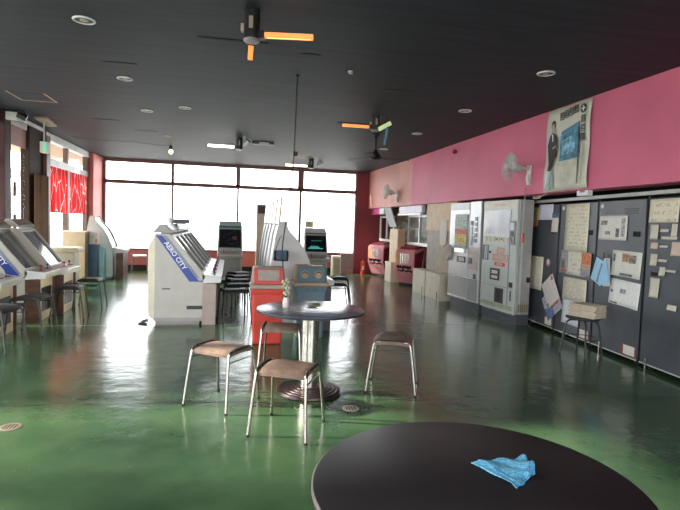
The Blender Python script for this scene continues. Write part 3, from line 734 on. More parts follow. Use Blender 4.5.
# ================================================================ BINS
def make_bin(kind, label, loc, bodym, lidm, w=.40, d=.34):
    t = thing('trash_bin', label, 'trash bin', loc)
    def frus(mb, z0, z1, a0, b0, a1, b1, oy=0):
        v0 = [mb.bm.verts.new((x*a0/2, y*b0/2+oy, z0)) for x, y in ((-1, -1), (1, -1), (1, 1), (-1, 1))]; v1 = [mb.bm.verts.new((x*a1/2, y*b1/2+oy, z1)) for x, y in ((-1, -1), (1, -1), (1, 1), (-1, 1))]
        mb.bm.faces.new(v0[::-1]); mb.bm.faces.new(v1)
        for i in range(4): mb.bm.faces.new((v0[i], v0[(i+1) % 4], v1[(i+1) % 4], v1[i]))
        return mb
    frus(MB(), 0, .66, w*.82, d*.82, w*.95, d*.95).build('body', bodym, t, bevel=.02)
    mb = MB(); frus(mb, .60, .665, w*.96, d*.96, w*1.0, d*1.0); mb.build('body_rim', bodym, t, bevel=.01)
    mb = MB(); frus(mb, .665, .72, w*1.07, d*1.07, w*1.06, d*1.06); mb.build('lid_rim', lidm, t, bevel=.012)
    mb = MB()
    pr = [(-d*.50, .72), (-d*.40, .90), (-d*.30, .92), (d*.30, .92), (d*.42, .90), (d*.50, .72)]
    v0 = [mb.bm.verts.new((-w*(.50 if z < .8 else .45), y, z)) for y, z in pr]; v1 = [mb.bm.verts.new((w*(.50 if z < .8 else .45), y, z)) for y, z in pr]
    mb.bm.faces.new(v0); mb.bm.faces.new(v1[::-1])
    for i in range(6): j = (i+1) % 6; mb.bm.faces.new((v0[i], v1[i], v1[j], v0[j]))
    mb.build('lid', lidm, t, bevel=.018)
    # tilted front frame: local x across, y up the slope
    ang = math.atan2(.18, d*.10); tf = T(0, -d*.455, .81) @ RX(ang)
    if kind == 'flap':
        f = MB(); f.box(-.172, .172, -.090, .092, -.01, .014, tf); f.build('flap_frame', red_plastic, t, bevel=.006)
        MB().box(-.125, .125, -.045, .082, .012, .022, tf).build('swing_flap', bin_flap, t, bevel=.004)
    else:
        f = MB(); f.box(-.185, .185, -.095, .098, -.01, .016, tf); fp = f.build('face_plate', bin_blue_face, t, bevel=.01)
        for x in (-.085, .085):
            h_ = MB(); h_.cyl(tf @ Vector((x, .002, .012)), tf @ Vector((x, .002, .018)), .046, n=32); h_.build('bottle_hole', void, fp, smooth=True)
            MB().lathe([(.040, 0), (.040, .006), (.050, .006), (.050, 0)], n=28).build('hole_ring', cream_brown, fp, tf=tf @ T(x, .002, .016), smooth=True)
            MB().cyl(tf @ Vector((x, -.006, .018)), tf @ Vector((x, -.006, .0195)), .034, n=24).build('hole_liner', cream_brown, fp)
        for x in (-w*.12, w*.12): MB().box(x-.02, x+.02, -d*.5-.004, -d*.47, .60, .64).build('grip', bin_blue_face, t)
    return t
make_bin('flap', 'red trash bin with a cream swing lid and red-framed flap', (.445, 6.30, 0), bin_red, cream)
make_bin('holes', 'dusty blue trash bin whose beige lid has two round bottle holes', (1.0, 6.60, 0), bin_blue, cream_brown, .41, .34)

# ================================================================ LEFT BACK CLUTTER
t = thing('storage_cabinet', 'tall plain beige cabinet by the left window, in front of the curved white cabinet', 'cabinet', (-3.42, 12.55, 0))
MB().box(-.20, .26, -.15, .25, .04, 1.10).build('body', beige, t, bevel=.006); MB().box(-.19, .25, -.14, .24, 0, .04).build('plinth', dark_brown, t); MB().box(-.21, .27, -.16, .26, 1.10, 1.12).build('top', beige_lt, t)
t = thing('low_console', 'low cream rounded console standing in front of the beige cabinet', 'console', (-3.42, 11.6, 0))
MB().box(-.17, .26, 0, .4, 0, .70).build('body', beige_lt, t, bevel=.03); MB().box(-.20, .34, -.04, .44, .70, .80).build('top', beige_lt, t, bevel=.03); 
t = thing('blue_locker', 'narrow blue cabinet right of the beige cabinet with a white machine on it', 'locker', (-3.02, 12.75, 0))
MB().box(-.13, .07, -.1, .1, 0, .82).build('body', mat('navy_blue_paint', (.05, .13, .26), .4), t, bevel=.005); MB().box(.07, .20, -.06, .1, 0, .76).build('side_panel', mat('light_blue_paint', (.25, .50, .60), .4), t, bevel=.005)
t = thing('small_machine', 'small pale machine with an orange tag standing on the narrow blue cabinet', 'machine', (-3.05, 12.75, .822))
MB().box(-.09, .09, -.08, .08, 0, .26).build('body', offwhite, t, bevel=.01); MB().box(.04, .075, -.085, -.08, .03, .12).build('tag_card', orange_p, t); MB().box(-.07, .02, -.084, -.08, .14, .22).build('display', mint, t)

t = thing('locker', 'tall beige locker with a dark vent at its top, standing before the back window', 'locker', (.88, 14.6, 0))
MB().box(-.19, .19, 0, .4, 0, 1.95).build('body', beige, t, bevel=.005); MB().box(-.165, .165, -.012, 0, .08, 1.66).build('door', mat('pale_beige_door', (.55, .47, .33), .5), t); MB().box(-.165, .165, -.012, 0, 1.69, 1.90).build('vent', mat('brown_louvre', (.05, .03, .02), .5), t)

t = thing('speaker_box', 'narrow beige speaker box against the back wall right of the cyan-screened cabinet', 'speaker', (2.93, 14.3, 0))
MB().box(-.12, .12, 0, .3, 0, .57).build('body', beige_lt, t, bevel=.006); MB().box(-.08, .08, -.01, 0, .08, .50).build('grille', beige, t)
t = thing('framed_panel', 'low patterned grey-pink board leaning under the right end of the back window', 'board', (3.45, 15.36, 0))
MB().box(-.20, .20, -.02, .04, 0, .60).build('frame', mat('pinkish_frame', (.42, .26, .24), .6), t, bevel=.004)
MB().box(-.185, .185, -.026, -.02, .13, .585).build('picture', paper_mat('mottled_collage', (.26, .22, .22), (.50, .44, .42), rows=12, dens=.5, cscale=12), t)
t = thing('fire_extinguisher', 'small red fire extinguisher on the floor in the far right corner', 'fire extinguisher', (3.86, 15.0, 0))
MB().lathe([(0, 0), (.055, 0), (.06, .02), (.06, .34), (.045, .38), (.02, .40), (.02, .42), (0, .42)], n=20).build('cylinder', mat('bright_red_paint', (.50, .03, .02), .35), t, smooth=True)
MB().box(-.012, .012, -.05, .03, .42, .44).box(-.012, .012, -.05, .03, .455, .47).build('handle', black, t); MB().tube([(0, -.02, .43), (-.05, -.04, .40), (-.068, -.04, .25), (-.066, -.03, .1)], .008, 6, 2).build('hose', black, t, smooth=True); MB().box(-.03, .03, -.0615, -.057, .14, .26).build('label_patch', paper_w, t)

# ================================================================ RIGHT WALL, FAR PART
def front(name, label, cat, loc, group=None): return thing(name, label, cat, loc, -PI/2, group)   # local x runs towards the camera, local -y faces the room
def make_claw(label):
    t = front('prize_machine', label, 'prize machine', (4.30, 0, 0), 'pink prize machines')
    w = .27
    # base with a front that rakes back under the belly
    prof = [(-.25, .42), (-.25, .84), (-.20, .90), (.25, .96), (.25, .06), (-.05, .06), (-.12, .16)]
    MB().prism(prof, -w, w, 'x').build('base', claw_pink, t, bevel=.01)
    MB().prism([(-.22, .42), (-.22, .80), (.23, .90), (.23, .10), (-.04, .10), (-.09, .2)], w, w+.012, 'x').build('side_panel', claw_dark, t)
    MB().prism([(-.02, .06), (.04, .06), (.27, .92), (.20, .93)], w+.012, w+.045, 'x').build('side_rail', claw_pink, t, bevel=.004)
    g = MB()
    for k in range(5): g.box(-.12+.052*k, -.09+.052*k, -.262, -.25, .56, .80)
    g.build('chrome_grille', steel, t)
    g = MB()
    tfc = T(0, -.252, .42) @ RX(math.atan2(.26, -.13)-PI/2)
    for k in range(6):
        x = -.22+.07*k; g.prism([(x, .06-.012*(k % 3)), (x+.055, .08), (x+.085, -.06-.03*(k % 2)), (x+.02, -.09)], -.012, .002, 'y')
    for v_ in g.bm.verts: v_.co = Vector((v_.co.x, -.256+v_.co.y+max(0, -v_.co.z)*.5, v_.co.z+.44))
    o = g.build('black_lettering', black, t)
    MB().box(-w+.01, -w+.10, -.254, -.25, .5, .82).build('orange_decal', mat('soft_orange_print', (.85, .42, .18), .5), t)
    MB().prism([(-.16, .905), (-.12, .96), (.22, .995), (.22, .95)], -w+.06, w-.06, 'x').build('dark_top', claw_dark, t)
    MB().box(-w+.05, w-.05, -.02, .23, 0, .06).build('plinth', black, t)
    return t
k0 = make_claw('pink prize machine farther away, in the corner beside the red wall'); k0.location = (4.28, 14.6, 0); k0.rotation_euler.z = math.radians(-52)
dup(k0, (4.36, 12.25, 0), None, 'nearer pink prize machine with a chrome grille, next to the beige boards')
k0.children  # both share their parts
def recess(label, y0, y1, sign_m, sign_txt_m, tall):
    t = thing('display_window', label, 'display window', (4.44, (y0+y1)/2, 0)); h = (y1-y0)/2
    fr = MB(); 
    for a, b, c, d in ((-h, h, 1.02, 1.08), (-h, h, 1.70, 1.76), (-h, -h+.06, 1.08, 1.70), (h-.06, h, 1.08, 1.70), (-.03, .03, 1.08, 1.70)): fr.box(0, .05, a, b, c, d)
    fr.build('frame', offwhite, t, bevel=.004); MB().box(.02, .03, -h+.06, h-.06, 1.08, 1.70).build('pane', M_glass2, t)
    return t
struct('wall_display', MB().box(4.84, 4.90, 11.0, BY, .98, 1.98), mat('olive_brown_board', (.16, .13, .09), .7, var=.3, nscale=5)); struct('trim_8', MB().box(4.50, 4.83, 11.0, BY, 1.0, 1.02), offwhite)
recess('glazed display window above the farther pink prize machine', 13.95, 15.35, None, None, 0)
recess('glazed display window above the nearer pink prize machine', 11.1, 12.75, None, None, 0)
cols = [mat('toy_orange', (.7, .25, .1), .6), mat('toy_cream', (.65, .6, .45), .6), mat('toy_brown', (.2, .1, .05), .6), mat('toy_pink', (.7, .3, .3), .6), mat('toy_olive', (.25, .25, .08), .6)]
i = 0
for yc, nm in ((14.2, 'farther'), (11.5, 'nearer')):
    for k in range(4):
        y = yc+.26*k; c = cols[(i*2+k) % 5]; i += 1
        t = thing('plush_toy', 'small plush toy on the shelf behind the %s display window, %s from the near end' % (nm, ['first', 'second', 'third', 'fourth'][k]), 'toy', (4.64, y, 1.02), group='plush toys in the display windows')
        MB().sph((0, 0, .085), .085, (1, 1, 1), 12).build('body', c, t, smooth=True)
        MB().sph((0, 0, .20), .06, n=12).sph((0, .045, .255), .022, n=8).sph((0, -.045, .255), .022, n=8).build('head', c, t, smooth=True)
t = front('signboard', 'magenta and white signboard over the farther display window', 'sign', (4.22, 14.95, 1.88))
MB().box(-.72, .32, -.02, .05, -.085, .085).build('board', mat('magenta_board', (.62, .06, .26), .5), t, bevel=.004); MB().box(.33, .78, -.02, .05, -.085, .085).build('white_board', offwhite, t, bevel=.004)
t = front('signboard', 'pale lilac signboard over the nearer display window', 'sign', (4.26, 12.1, 1.885))
MB().box(-.80, .85, -.02, .06, -.09, .08).build('board', mat('lilac_board', (.62, .56, .70), .5), t, bevel=.004); MB().box(-.80, .85, -.06, .0, -.14, -.10).build('lamp_rail', offwhite, t)
# leaning grey board and the boards between the machines
t = tag(MB().prism([(14.0, 1.97), (13.35, 1.97), (12.75, 1.44), (13.35, 1.44)], 4.14, 4.17, 'x').build('leaning_board', mat('grey_metal_sheet', (.22, .22, .22), .6)), 'slanting grey metal sheet between the two display windows', 'board')
tag(MB().box(4.22, 4.42, 12.86, 13.55, .50, 1.39).build('pillar_box', tan, bevel=.005), 'tan box pillar between the two pink prize machines', 'pillar')
tag(MB().box(4.08, 4.32, 12.92, 13.45, 0, .52).build('low_box', beige_lt, bevel=.005), 'cream low box at the foot of the tan pillar', 'box')
tag(MB().box(4.30, 4.38, 10.72, 11.1, 1.40, 2.0).build('wall_board', tan, bevel=.003), 'tan board right of the nearer display window', 'board')
tag(MB().box(4.30, 4.38, 9.50, 10.72, 1.40, 2.0).build('wall_board', tan, bevel=.003), 'wider tan board beside the vending machine', 'board')
tag(MB().box(4.34, 4.42, 10.55, 11.1, .0, 1.40).build('wall_board', taupe, bevel=.003), 'taupe lower board right of the nearer prize machine', 'board')
tag(MB().box(4.31, 4.40, 9.50, 10.50, .0, 1.40).build('wall_board', mat('brown_taupe_board', (.36, .28, .18), .6), bevel=.003), 'brownish lower board beside the vending machine', 'board')
for y0, y1, lab in ((10.44, 11.18, 'cream floor box next to the nearer prize machine'), (9.62, 10.38, 'cream floor box next to the vending machine')):
    t = thing('floor_box', lab, 'box', (4.20, (y0+y1)/2, 0), group='cream floor boxes'); h = (y1-y0)/2
    MB().box(-.14, .10, -h, h, 0, .53).build('body', beige_lt, t, bevel=.005); MB().box(-.145, -.14, -h+.12, -h+.14, .01, .18).build('slot', void, t)
tag(MB().prism([(9.93, 1.62), (10.28, 1.62), (10.27, 1.12), (10.15, 1.06), (9.94, 1.14)], 4.292, 4.298, 'x').build('notice_sheet', paper_mat('blank_notice', (0.79, 0.74, 0.67), rows=10, dens=.25)), 'blank-looking white sheet taped to the tan board beside the vending machine', 'notice')

# ================================================================ VENDING MACHINES
VROT = math.atan2(7.19-9.3, 4.26-4.13)
def vm(name, label, u0, u1):
    p = Vector((4.13, 9.3)) + Vector((.13, -2.11)).normalized()*u0
    return thing(name, label, 'vending machine', (p.x, p.y, 0), VROT)
t = vm('vending_machine', 'silver noodle vending machine with a red and yellow lit picture window', -.09, 1.04)
w1, w2_ = .73, 1.12
MB().box(0, w2_, .03, .42, .16, 1.93).build('body', silver_dk, t, bevel=.006)
MB().box(.06, w2_, .04, .42, 0, .16).build('plinth', vend_grey, t)
d = MB().box(0, w1, 0, .03, .19, 1.93).build('main_door', silver, t, bevel=.006)
MB().box(.02, w1-.02, -.008, 0, 1.80, 1.91).build('top_band', mat('pale_silver_band', (.60, .63, .66), .35), d)
MB().box(.01, w1-.01, -.012, 0, .555, .575).build('trim_strip', chrome, d); MB().box(.02, w1-.02, -.006, 0, .21, .55).build('lower_panel', silver_dk, d); MB().box(.0, w1, -.014, 0, .185, .20).build('bottom_strip', chrome, d)
f = MB().box(.22, .70, -.012, 0, 1.10, 1.72).build('window_frame', mat('grey_frame', (.22, .23, .24), .4), d, bevel=.004)
MB().box(.25, .67, -.016, -.012, 1.14, 1.70).build('picture_window', paper_mat('noodle_picture', (.52, .60, .55), (.20, .30, .25), rows=6, dens=.4, cscale=6, rough=.55,
    blocks=[(0, 1, .38, .56, (.60, .05, .03)), (0, 1, .06, .38, (.85, .55, .02)), (0, 1, .56, .95, (.40, .55, .45))]), f)
text('うどん', .10, black, f, T(.46, -.0175, 1.24) @ RX(PI/2), 'lettering', .0005, 1)
MB().box(.30, .66, -.05, 0, 1.02, 1.10).build('tray_ledge', steel, d, bevel=.004)
MB().box(.34, .64, -.014, 0, .84, .95).build('serving_hatch', black, d, bevel=.004); MB().box(.44, .62, -.018, -.014, .86, .93).build('hatch_glass', offwhite, d)
MB().prism([(.10, 1.15), (.17, 1.05), (.12, .90), (.02, .84), (-.03, .90), (.03, 1.02)], -.06, -.01).build('hand_towel', mat('beige_towel', (.55, .52, .46), .8), d, bevel=.01)
d2 = MB().box(w1+.02, w2_, 0, .03, .17, 1.94).build('side_door', silver, t, bevel=.006)
MB().box(w1+.035, w2_-.02, -.005, 0, .19, .55).build('lower_panel', silver_dk, d2); MB().box(w1+.02, w2_, -.012, 0, .555, .57).build('trim_strip', chrome, d2)
MB().box(w1+.035, w2_-.02, -.005, 0, .74, 1.14).build('mid_panel', mat('faint_pink_panel', (.50, .42, .38), .45), d2)
for k in range(5): MB().box(w1+.21, w1+.29, -.010, 0, 1.22+.095*k, 1.29+.095*k).build('button', mat('dark_blue_button', (.10, .13, .20), .3), d2)
MB().box(w1+.07, w1+.14, -.012, 0, 1.52, 1.60).build('coin_slot', black, d2); MB().box(w1+.05, w1+.16, -.012, 0, .84, .94).build('return_box', black, d2); MB().box(w1+.23, w1+.30, -.012, 0, .58, .67).build('lock', black, d2)
MB().prism([(w1+.06, 1.18), (w1+.11, 1.34), (w1+.14, 1.34), (w1+.10, 1.16)], -.03, -.005).build('hanging_tag', offwhite, d2)
MB().box(w1+.06, w1+.13, -.010, 0, 1.36, 1.50).build('price_card', grey_tube, d2)

t = vm('vending_machine', 'off-white noodle vending machine with a red logo, next to the charcoal panels', 1.12, 2.09)
MB().box(0, .985, .03, .27, .16, 1.93).build('body', mat('grey_vending_side', (.42, .41, .38), .4, .2), t, bevel=.006)
MB().box(0, 1.0, .05, .26, 0, .16).build('plinth', vend_grey, t)
d = MB().box(0, .97, 0, .03, .15, 1.93).build('door', vend_white, t, bevel=.006)
MB().box(.01, .96, -.008, 0, 1.80, 1.92).build('top_band', mat('cream_band', (.66, .64, .54), .4), d)
text('CUP NOODLE', .055, mat('faded_red_print', (.75, .22, .15), .5, var=0), d, T(.50, -.009, 1.855) @ RX(PI/2), 'lettering', .0005)
MB().box(.04, .80, -.010, 0, 1.36, 1.77).build('window_frame', silver, d, bevel=.004)
MB().box(.06, .785, -.014, -.010, 1.385, 1.755).build('display_window', mat('pale_display_glass', (.62, .64, .72), .12, var=.12, nscale=3), d)
for k in range(6): MB().box(.05+.125*k, .13+.125*k, -.010, 0, 1.265, 1.335).build('selection_button', beige_lt, d, bevel=.003)
mb = MB(); mb.box(.44, .475, -.012, -.006, 1.285, 1.325); mb.box(.56, .595, -.012, -.006, 1.295, 1.325); mb.build('sold_out_marks', black, d)
MB().box(.80, .805, -.006, 0, .28, 1.78).build('seam', vend_grey, d)
c = MB().box(.80, .945, -.02, 0, 1.23, 1.60).build('coin_unit', mat('grey_coin_unit', (.24, .25, .27), .4, .4), d, bevel=.004)
MB().box(.83, .92, -.024, -.02, 1.46, 1.57).build('note_display', offwhite, c); MB().box(.84, .92, -.026, -.02, 1.36, 1.44).build('note_slot', black, c); MB().tube([(.83, -.026, 1.35), (.88, -.026, 1.31), (.90, -.026, 1.26)], .005).build('chain', black, c)
f = MB().box(.03, .20, -.008, 0, .95, 1.20).build('side_window', mat('blue_grey_window', (.10, .14, .22), .2), d)
MB().box(.10, .125, -.012, -.008, .96, 1.19).box(.155, .175, -.012, -.008, .96, 1.19).build('window_bar', offwhite, f)
MB().box(.23, .28, -.008, 0, 1.07, 1.105).build('plug', black, d)
red_print = mat('red_logo_print', (.72, .10, .08), .5, var=0); logo_in = mat('logo_cream_fill', (.66, .62, .55), .5, var=0)
for txt, z, sz in (('CUP', 1.115, .125), ('NOODLE', 1.005, .125)):
    sxx = .95 if txt == 'CUP' else .84
    text(txt, sz, red_print, d, T(.55, -.003, z) @ RX(PI/2), 'logo_outline', .001, sxx, .010)
    text(txt, sz, logo_in, d, T(.55, -.0055, z) @ RX(PI/2), 'logo_fill', .001, sxx, .002)
pill = MB(); pts = [(.55+.125*sx_+.03*math.cos(a), .905+.030*math.sin(a)) for sx_, a0_ in ((1, -PI/2), (-1, PI/2)) for a in [a0_+PI*k/8 for k in range(9)]]
pill.prism(pts, -.004, 0).build('logo_pill', red_print, d); text('NISSIN', .05, logo_in, d, T(.55, -.005, .905) @ RX(PI/2), 'logo_name', .0005, 1.1, .001)
f = MB().box(.29, .56, -.012, 0, .64, .83).build('hot_water_hatch', black, d, bevel=.004); MB().box(.35, .52, -.016, -.012, .745, .80).box(.35, .52, -.016, -.012, .67, .715).build('hatch_opening', mat('white_opening', (.7, .66, .68), .4), f)
f = MB().box(.45, .69, -.012, 0, .285, .525).build('delivery_hatch', black, d, bevel=.004); MB().box(.50, .64, -.016, -.012, .31, .50).build('hatch_flap', mat('dark_flap', (.04, .04, .05), .2), f)
MB().box(.84, .93, -.010, 0, .57, .65).build('lock', black, d); MB().box(.875, .905, -.010, 0, .36, .52).build('handle', grey_tube, d)
mb = MB()
for k in range(11): mb.box(.02+.086*k, .095+.086*k, -.006, 0, .205, .275)
mb.build('striped_strip', mat('olive_cream_strip', (.42, .42, .28), .5), d)
MB().box(0, .97, -.010, 0, .15, .165).build('bottom_strip', chrome, d); MB().box(.02, .95, -.004, 0, .552, .556).build('panel_seam', grey_tube, d)
mb = MB()
for k in range(5): mb.box(.984, .992, .08+.035*k, .10+.035*k, .20, .32)
mb.build('side_vent', yellow if False else mat('brass_vent', (.22, .19, .10), .5), t); MB().box(.984, .995, .20, .26, .66, .74).build('side_lock', black, t)
MB().box(.984, .990, .08, .11, .18, 1.92).build('side_seam', silver, t)
# pull cord with red handle beside the machine
t = thing('pull_cord', 'thin cord with a red grip hanging beside the off-white vending machine', 'cord', (4.19, 6.93, 0))
MB().tube([(0, 0, 2.08), (.01, .01, 1.6), (.0, 0, 1.42)], .006, 6, 1).build('cord', grey_tube, t); MB().cyl((0, 0, 1.28), (0, 0, 1.42), .018, n=10).build('grip', red_plastic, t)

# ================================================================ CHARCOAL PANELS AND PAPERS
PA = math.atan2(4.1-7.5, 4.37-4.66); PDIR = Vector((-.29, -3.4)).normalized()
def pp(u): p = Vector((4.66, 7.5)) + PDIR*u; return p
plabels = ['charcoal metal panel next to the vending machine, carrying the long list and hanging clipboard', 'charcoal metal panel behind the stool of newspapers, carrying the tall cream poster', 'charcoal metal panel carrying three newspaper cuttings', 'charcoal metal panel at the right edge with many small paper slips']
for k, (u0, u1) in enumerate(((0, .83), (.88, 1.73), (1.765, 2.605), (2.655, 3.56))):
    p = pp(u0); w = u1-u0
    t = thing('steel_panel', plabels[k], 'panel', (p.x, p.y, 0), PA, 'charcoal metal panels')
    MB().box(0, w, 0, .12, .05, 1.85).build('panel', panel, t, bevel=.005)
    MB().box(w, w+.032, .015, .11, .03, 1.87).build('edge_channel', panel_edge, t)
    mb = MB()
    for j in range(3): mb.box(w*.58, w*.86, -.003, 0, 1.69+.025*j, 1.70+.025*j)
    for j in range(3): mb.box(w*.16, w*.38, -.003, 0, 1.69+.02*j, 1.695+.02*j)
    mb.build('louvre', panel_edge, t)
    MB().box(w*.78 if k < 3 else .09, w*.78+.12 if k < 3 else .20, -.004, 0, 1.43 if k < 3 else 1.02, 1.49 if k < 3 else 1.06).build('handle_recess', void, t)
    MB().box(0, w, -.006, 0, .05, .062).build('bottom_lip', silver, t)
    o_ = MB().box(w*.68, w*.98, -.006, 0, .07, .20).build('cut_out', copper, t); MB().box(w*.74, w*.96, -.009, -.006, .085, .19).build('inner_paper', paper_w, o_)
    MB().cyl((w*.08, 0, 1.79), (w*.08, -.006, 1.79), .028, n=20).build('round_sticker', paper_w, t) if k in (1, 2) else None
    for x in (.10, w-.06):
        MB().cyl((x-.012, .06, .03), (x+.012, .06, .03), .03, n=16).box(x-.02, x+.02, .03, .09, .045, .055).build('caster', rubber, t, smooth=False)
    if k in (0, 2, 3): MB().box(.12 if k == 3 else .2, .135 if k == 3 else .215, -.035, -.02, .0, .13).build('floor_bolt', steel, t)
def sheet(name, label, u0, u1, z1, z0, m, group='papers stuck to the charcoal panels', tilt=0, cat='notice', off=.008, pts=None):
    """a sheet of paper on the panels between u0..u1 and z0..z1"""
    p = pp((u0+u1)/2); nrm = Vector((PDIR.y, -PDIR.x)); p = p + nrm*off
    w = (u1-u0)/2; h = (z1-z0)/2
    mb = MB()
    n = 6
    V = {}
    for i in range(n+1):
        for j in range(n+1):
            x = -w+2*w*i/n; z = -h+2*h*j/n
            c = .004*math.sin(i*1.3+u0*9)*((n-j)/n)+(.008*((i/n)-.5)**2*4*((n-j)/n)**2)
            V[i, j] = mb.bm.verts.new((x, -c, z))
    for i in range(n):
        for j in range(n): mb.bm.faces.new((V[i, j], V[i+1, j], V[i+1, j+1], V[i, j+1]))
    o = mb.build(name, m, smooth=True, solid=.0015); o.location = (p.x, p.y, (z0+z1)/2); o.rotation_euler = (0, tilt, PA)
    return tag(o, label, cat, group)
hand = paper_mat('handwritten_cream_paper', (0.74, 0.70, 0.55), (.30, .27, .22), rows=20, dens=.48, cscale=22)
hand2 = paper_mat('handwritten_cream_sheet', (0.72, 0.67, 0.53), (.30, .27, .22), rows=12, dens=.5, cscale=20)
newsm = paper_mat('news_cutting', (0.74, 0.73, 0.67), (.35, .35, .34), rows=26, dens=.45, cscale=30, blocks=[(.06, .30, .62, .80, (.25, .24, .22)), (.22, .42, .22, .36, (.25, .24, .23)), (.62, .74, .12, .48, (.12, .12, .12)), (.80, .93, .15, .9, (.36, .36, .35))])
newsm2 = paper_mat('news_cutting_colour', (0.72, 0.72, 0.64), (.36, .36, .33), rows=26, dens=.45, cscale=30, blocks=[(.35, .58, .58, .90, (.45, .24, .13)), (.58, .82, .55, .86, (.22, .18, .15)), (.30, .72, .03, .14, (.18, .17, .16)), (.04, .12, .55, .85, (.2, .2, .2))])
newsm3 = paper_mat('news_cutting_grey', (0.79, 0.79, 0.76), (.40, .40, .39), rows=26, dens=.45, cscale=30, blocks=[(.36, .56, .48, .66, (.30, .30, .30)), (.03, .12, .45, .56, (.1, .1, .1)), (.05, .30, .02, .10, (.25, .25, .25))])
sheet('flyer', 'small orange and yellow picture flyer at the top left of the first panel', .02, .26, 1.82, 1.53, paper_mat('orange_flyer', (.55, .50, .44), rows=8, blocks=[(0, 1, .02, .30, (.70, .18, .05)), (.68, 1, .3, .98, (.70, .45, .05)), (.12, .5, .45, .85, (.2, .2, .22))]), cat='flyer')
sheet('notice_sheet', 'pale lilac sheet of small print beside the orange flyer', .265, .68, 1.86, 1.63, paper_mat('lilac_print', (0.72, 0.72, 0.84), (.42, .40, .50), rows=12, dens=.5))
sheet('notice_slip', 'narrow slip with a blue heading below the lilac sheet', .67, .855, 1.73, 1.45, paper_mat('blue_head_slip', (0.79, 0.72, 0.66), rows=9, dens=.3, blocks=[(0, 1, .74, 1, (.12, .15, .28))]), off=.012)
sheet('notice_sheet', 'long handwritten list low on the panel next to the vending machine', .04, .48, 1.07, .56, hand)
sheet('flyer', 'small orange picture flyer at the right of the tall cream poster', 1.49, 1.70, 1.20, .89, paper_mat('orange_flyer_small', (.60, .38, .28), rows=8, blocks=[(.05, .95, .50, .95, (.72, .20, .08)), (.05, .95, .02, .28, (.30, .32, .42))]), cat='flyer', off=.026)
sheet('poster_sheet', 'tall cream handwritten poster running down the second panel', 1.03, 1.57, 1.84, 1.20, paper_mat('tall_handwritten', (0.76, 0.72, 0.56), (.38, .35, .28), rows=13, dens=.45, cscale=15), cat='poster')
sheet('poster_sheet', 'cream handwritten sheet with larger marks directly under the tall cream poster', 1.09, 1.56, 1.20, .88, paper_mat('big_hand', (0.74, 0.71, 0.58), (.30, .30, .32), rows=5, dens=.42, cscale=9), off=.010)
sheet('card', 'narrow grey picture card left of the larger-marked cream sheet', .97, 1.15, 1.20, .89, paper_mat('grey_card', (.42, .42, .42), rows=8, blocks=[(.1, .6, .2, .6, (.2, .15, .15)), (.1, .9, .05, .18, (.5, .12, .1))]), off=.014, cat='card')
sheet('notice_sheet', 'square handwritten cream sheet hanging above the newspaper stool', 1.07, 1.62, .84, .53, hand2, off=.016)
sheet('notice_sheet', 'white sheet partly hidden behind the newspaper stool', 1.07, 1.47, .53, .20, paper_mat('white_hand', (0.77, 0.80, 0.86), (.40, .42, .46), rows=10, dens=.3), off=.010)
sheet('news_cutting', 'newspaper cutting at the top of the third panel', 1.80, 2.32, 1.67, 1.38, newsm, cat='newspaper cutting')
sheet('news_cutting', 'newspaper cutting with a coloured photo, middle of the third panel', 2.09, 2.60, 1.26, .96, newsm2, tilt=.02, cat='newspaper cutting')
sheet('news_cutting', 'grey newspaper cutting, lowest on the third panel', 2.08, 2.60, .92, .62, newsm3, tilt=.04, cat='newspaper cutting')
sheet('poster_sheet', 'wide cream handwritten sign at the top right corner of the panels', 2.67, 3.09, 1.835, 1.59, paper_mat('big_sign', (0.76, 0.70, 0.54), (.36, .32, .26), rows=3, dens=.46, cscale=13), cat='poster')
slipm = mat('cream_slip_paper', (.60, .56, .46), .8, var=.05); slipm2 = mat('peach_slip_paper', (.62, .48, .38), .8, var=.05)
for (u0, u1, z1, z0, lab, mm) in ((2.70, 2.82, 1.565, 1.41, 'upright white slip directly under the wide cream sign', slipm), (2.845, 2.97, 1.52, 1.49, 'thin horizontal slip beside the uppermost upright slip', slipm), (3.005, 3.08, 1.575, 1.445, 'short upright slip under the right end of the wide cream sign', slipm),
        (2.87, 3.09, 1.443, 1.415, 'long thin horizontal slip in the second line of slips', slipm), (2.715, 2.83, 1.375, 1.31, 'small square peach slip at the left of the slips', slipm2), (2.85, 2.97, 1.35, 1.328, 'thin slip beside the small peach square', slipm),
        (2.725, 2.83, 1.255, 1.13, 'upright slip with a cut corner below the peach square', slipm), (2.845, 2.97, 1.205, 1.178, 'thin slip right of the cut-corner slip', slipm), (3.02, 3.14, 1.39, 1.25, 'peach note at the right edge of the frame', slipm2),
        (2.87, 2.955, 1.125, 1.03, 'small upright slip right of the black recess', slipm), (2.96, 3.10, 1.105, 1.08, 'thin slip right of the small upright slip', slipm), (2.745, 2.885, 1.00, .79, 'tall pale slip below the black recess of the right-edge panel', slipm), (3.015, 3.14, .75, .695, 'small lone rectangle low on the right-edge panel', slipm)):
    sheet('paper_slip', lab, u0, u1, z1, z0, mm, 'paper slips on the right-edge panel', cat='paper slip')
# round pink sticker
p = pp(.62); t = thing('sticker', 'small round pink and white sticker above the hanging clipboard', 'sticker', (p.x-.006, p.y, 1.0), PA)
MB().cyl((0, 0, 0), (0, -.004, 0), .055, n=28).build('disc', mat('pink_sticker', (.70, .25, .35), .5), t); MB().cyl((0, -.004, .012), (0, -.0055, .012), .038, n=24).build('inner_disc', paper_w, t)
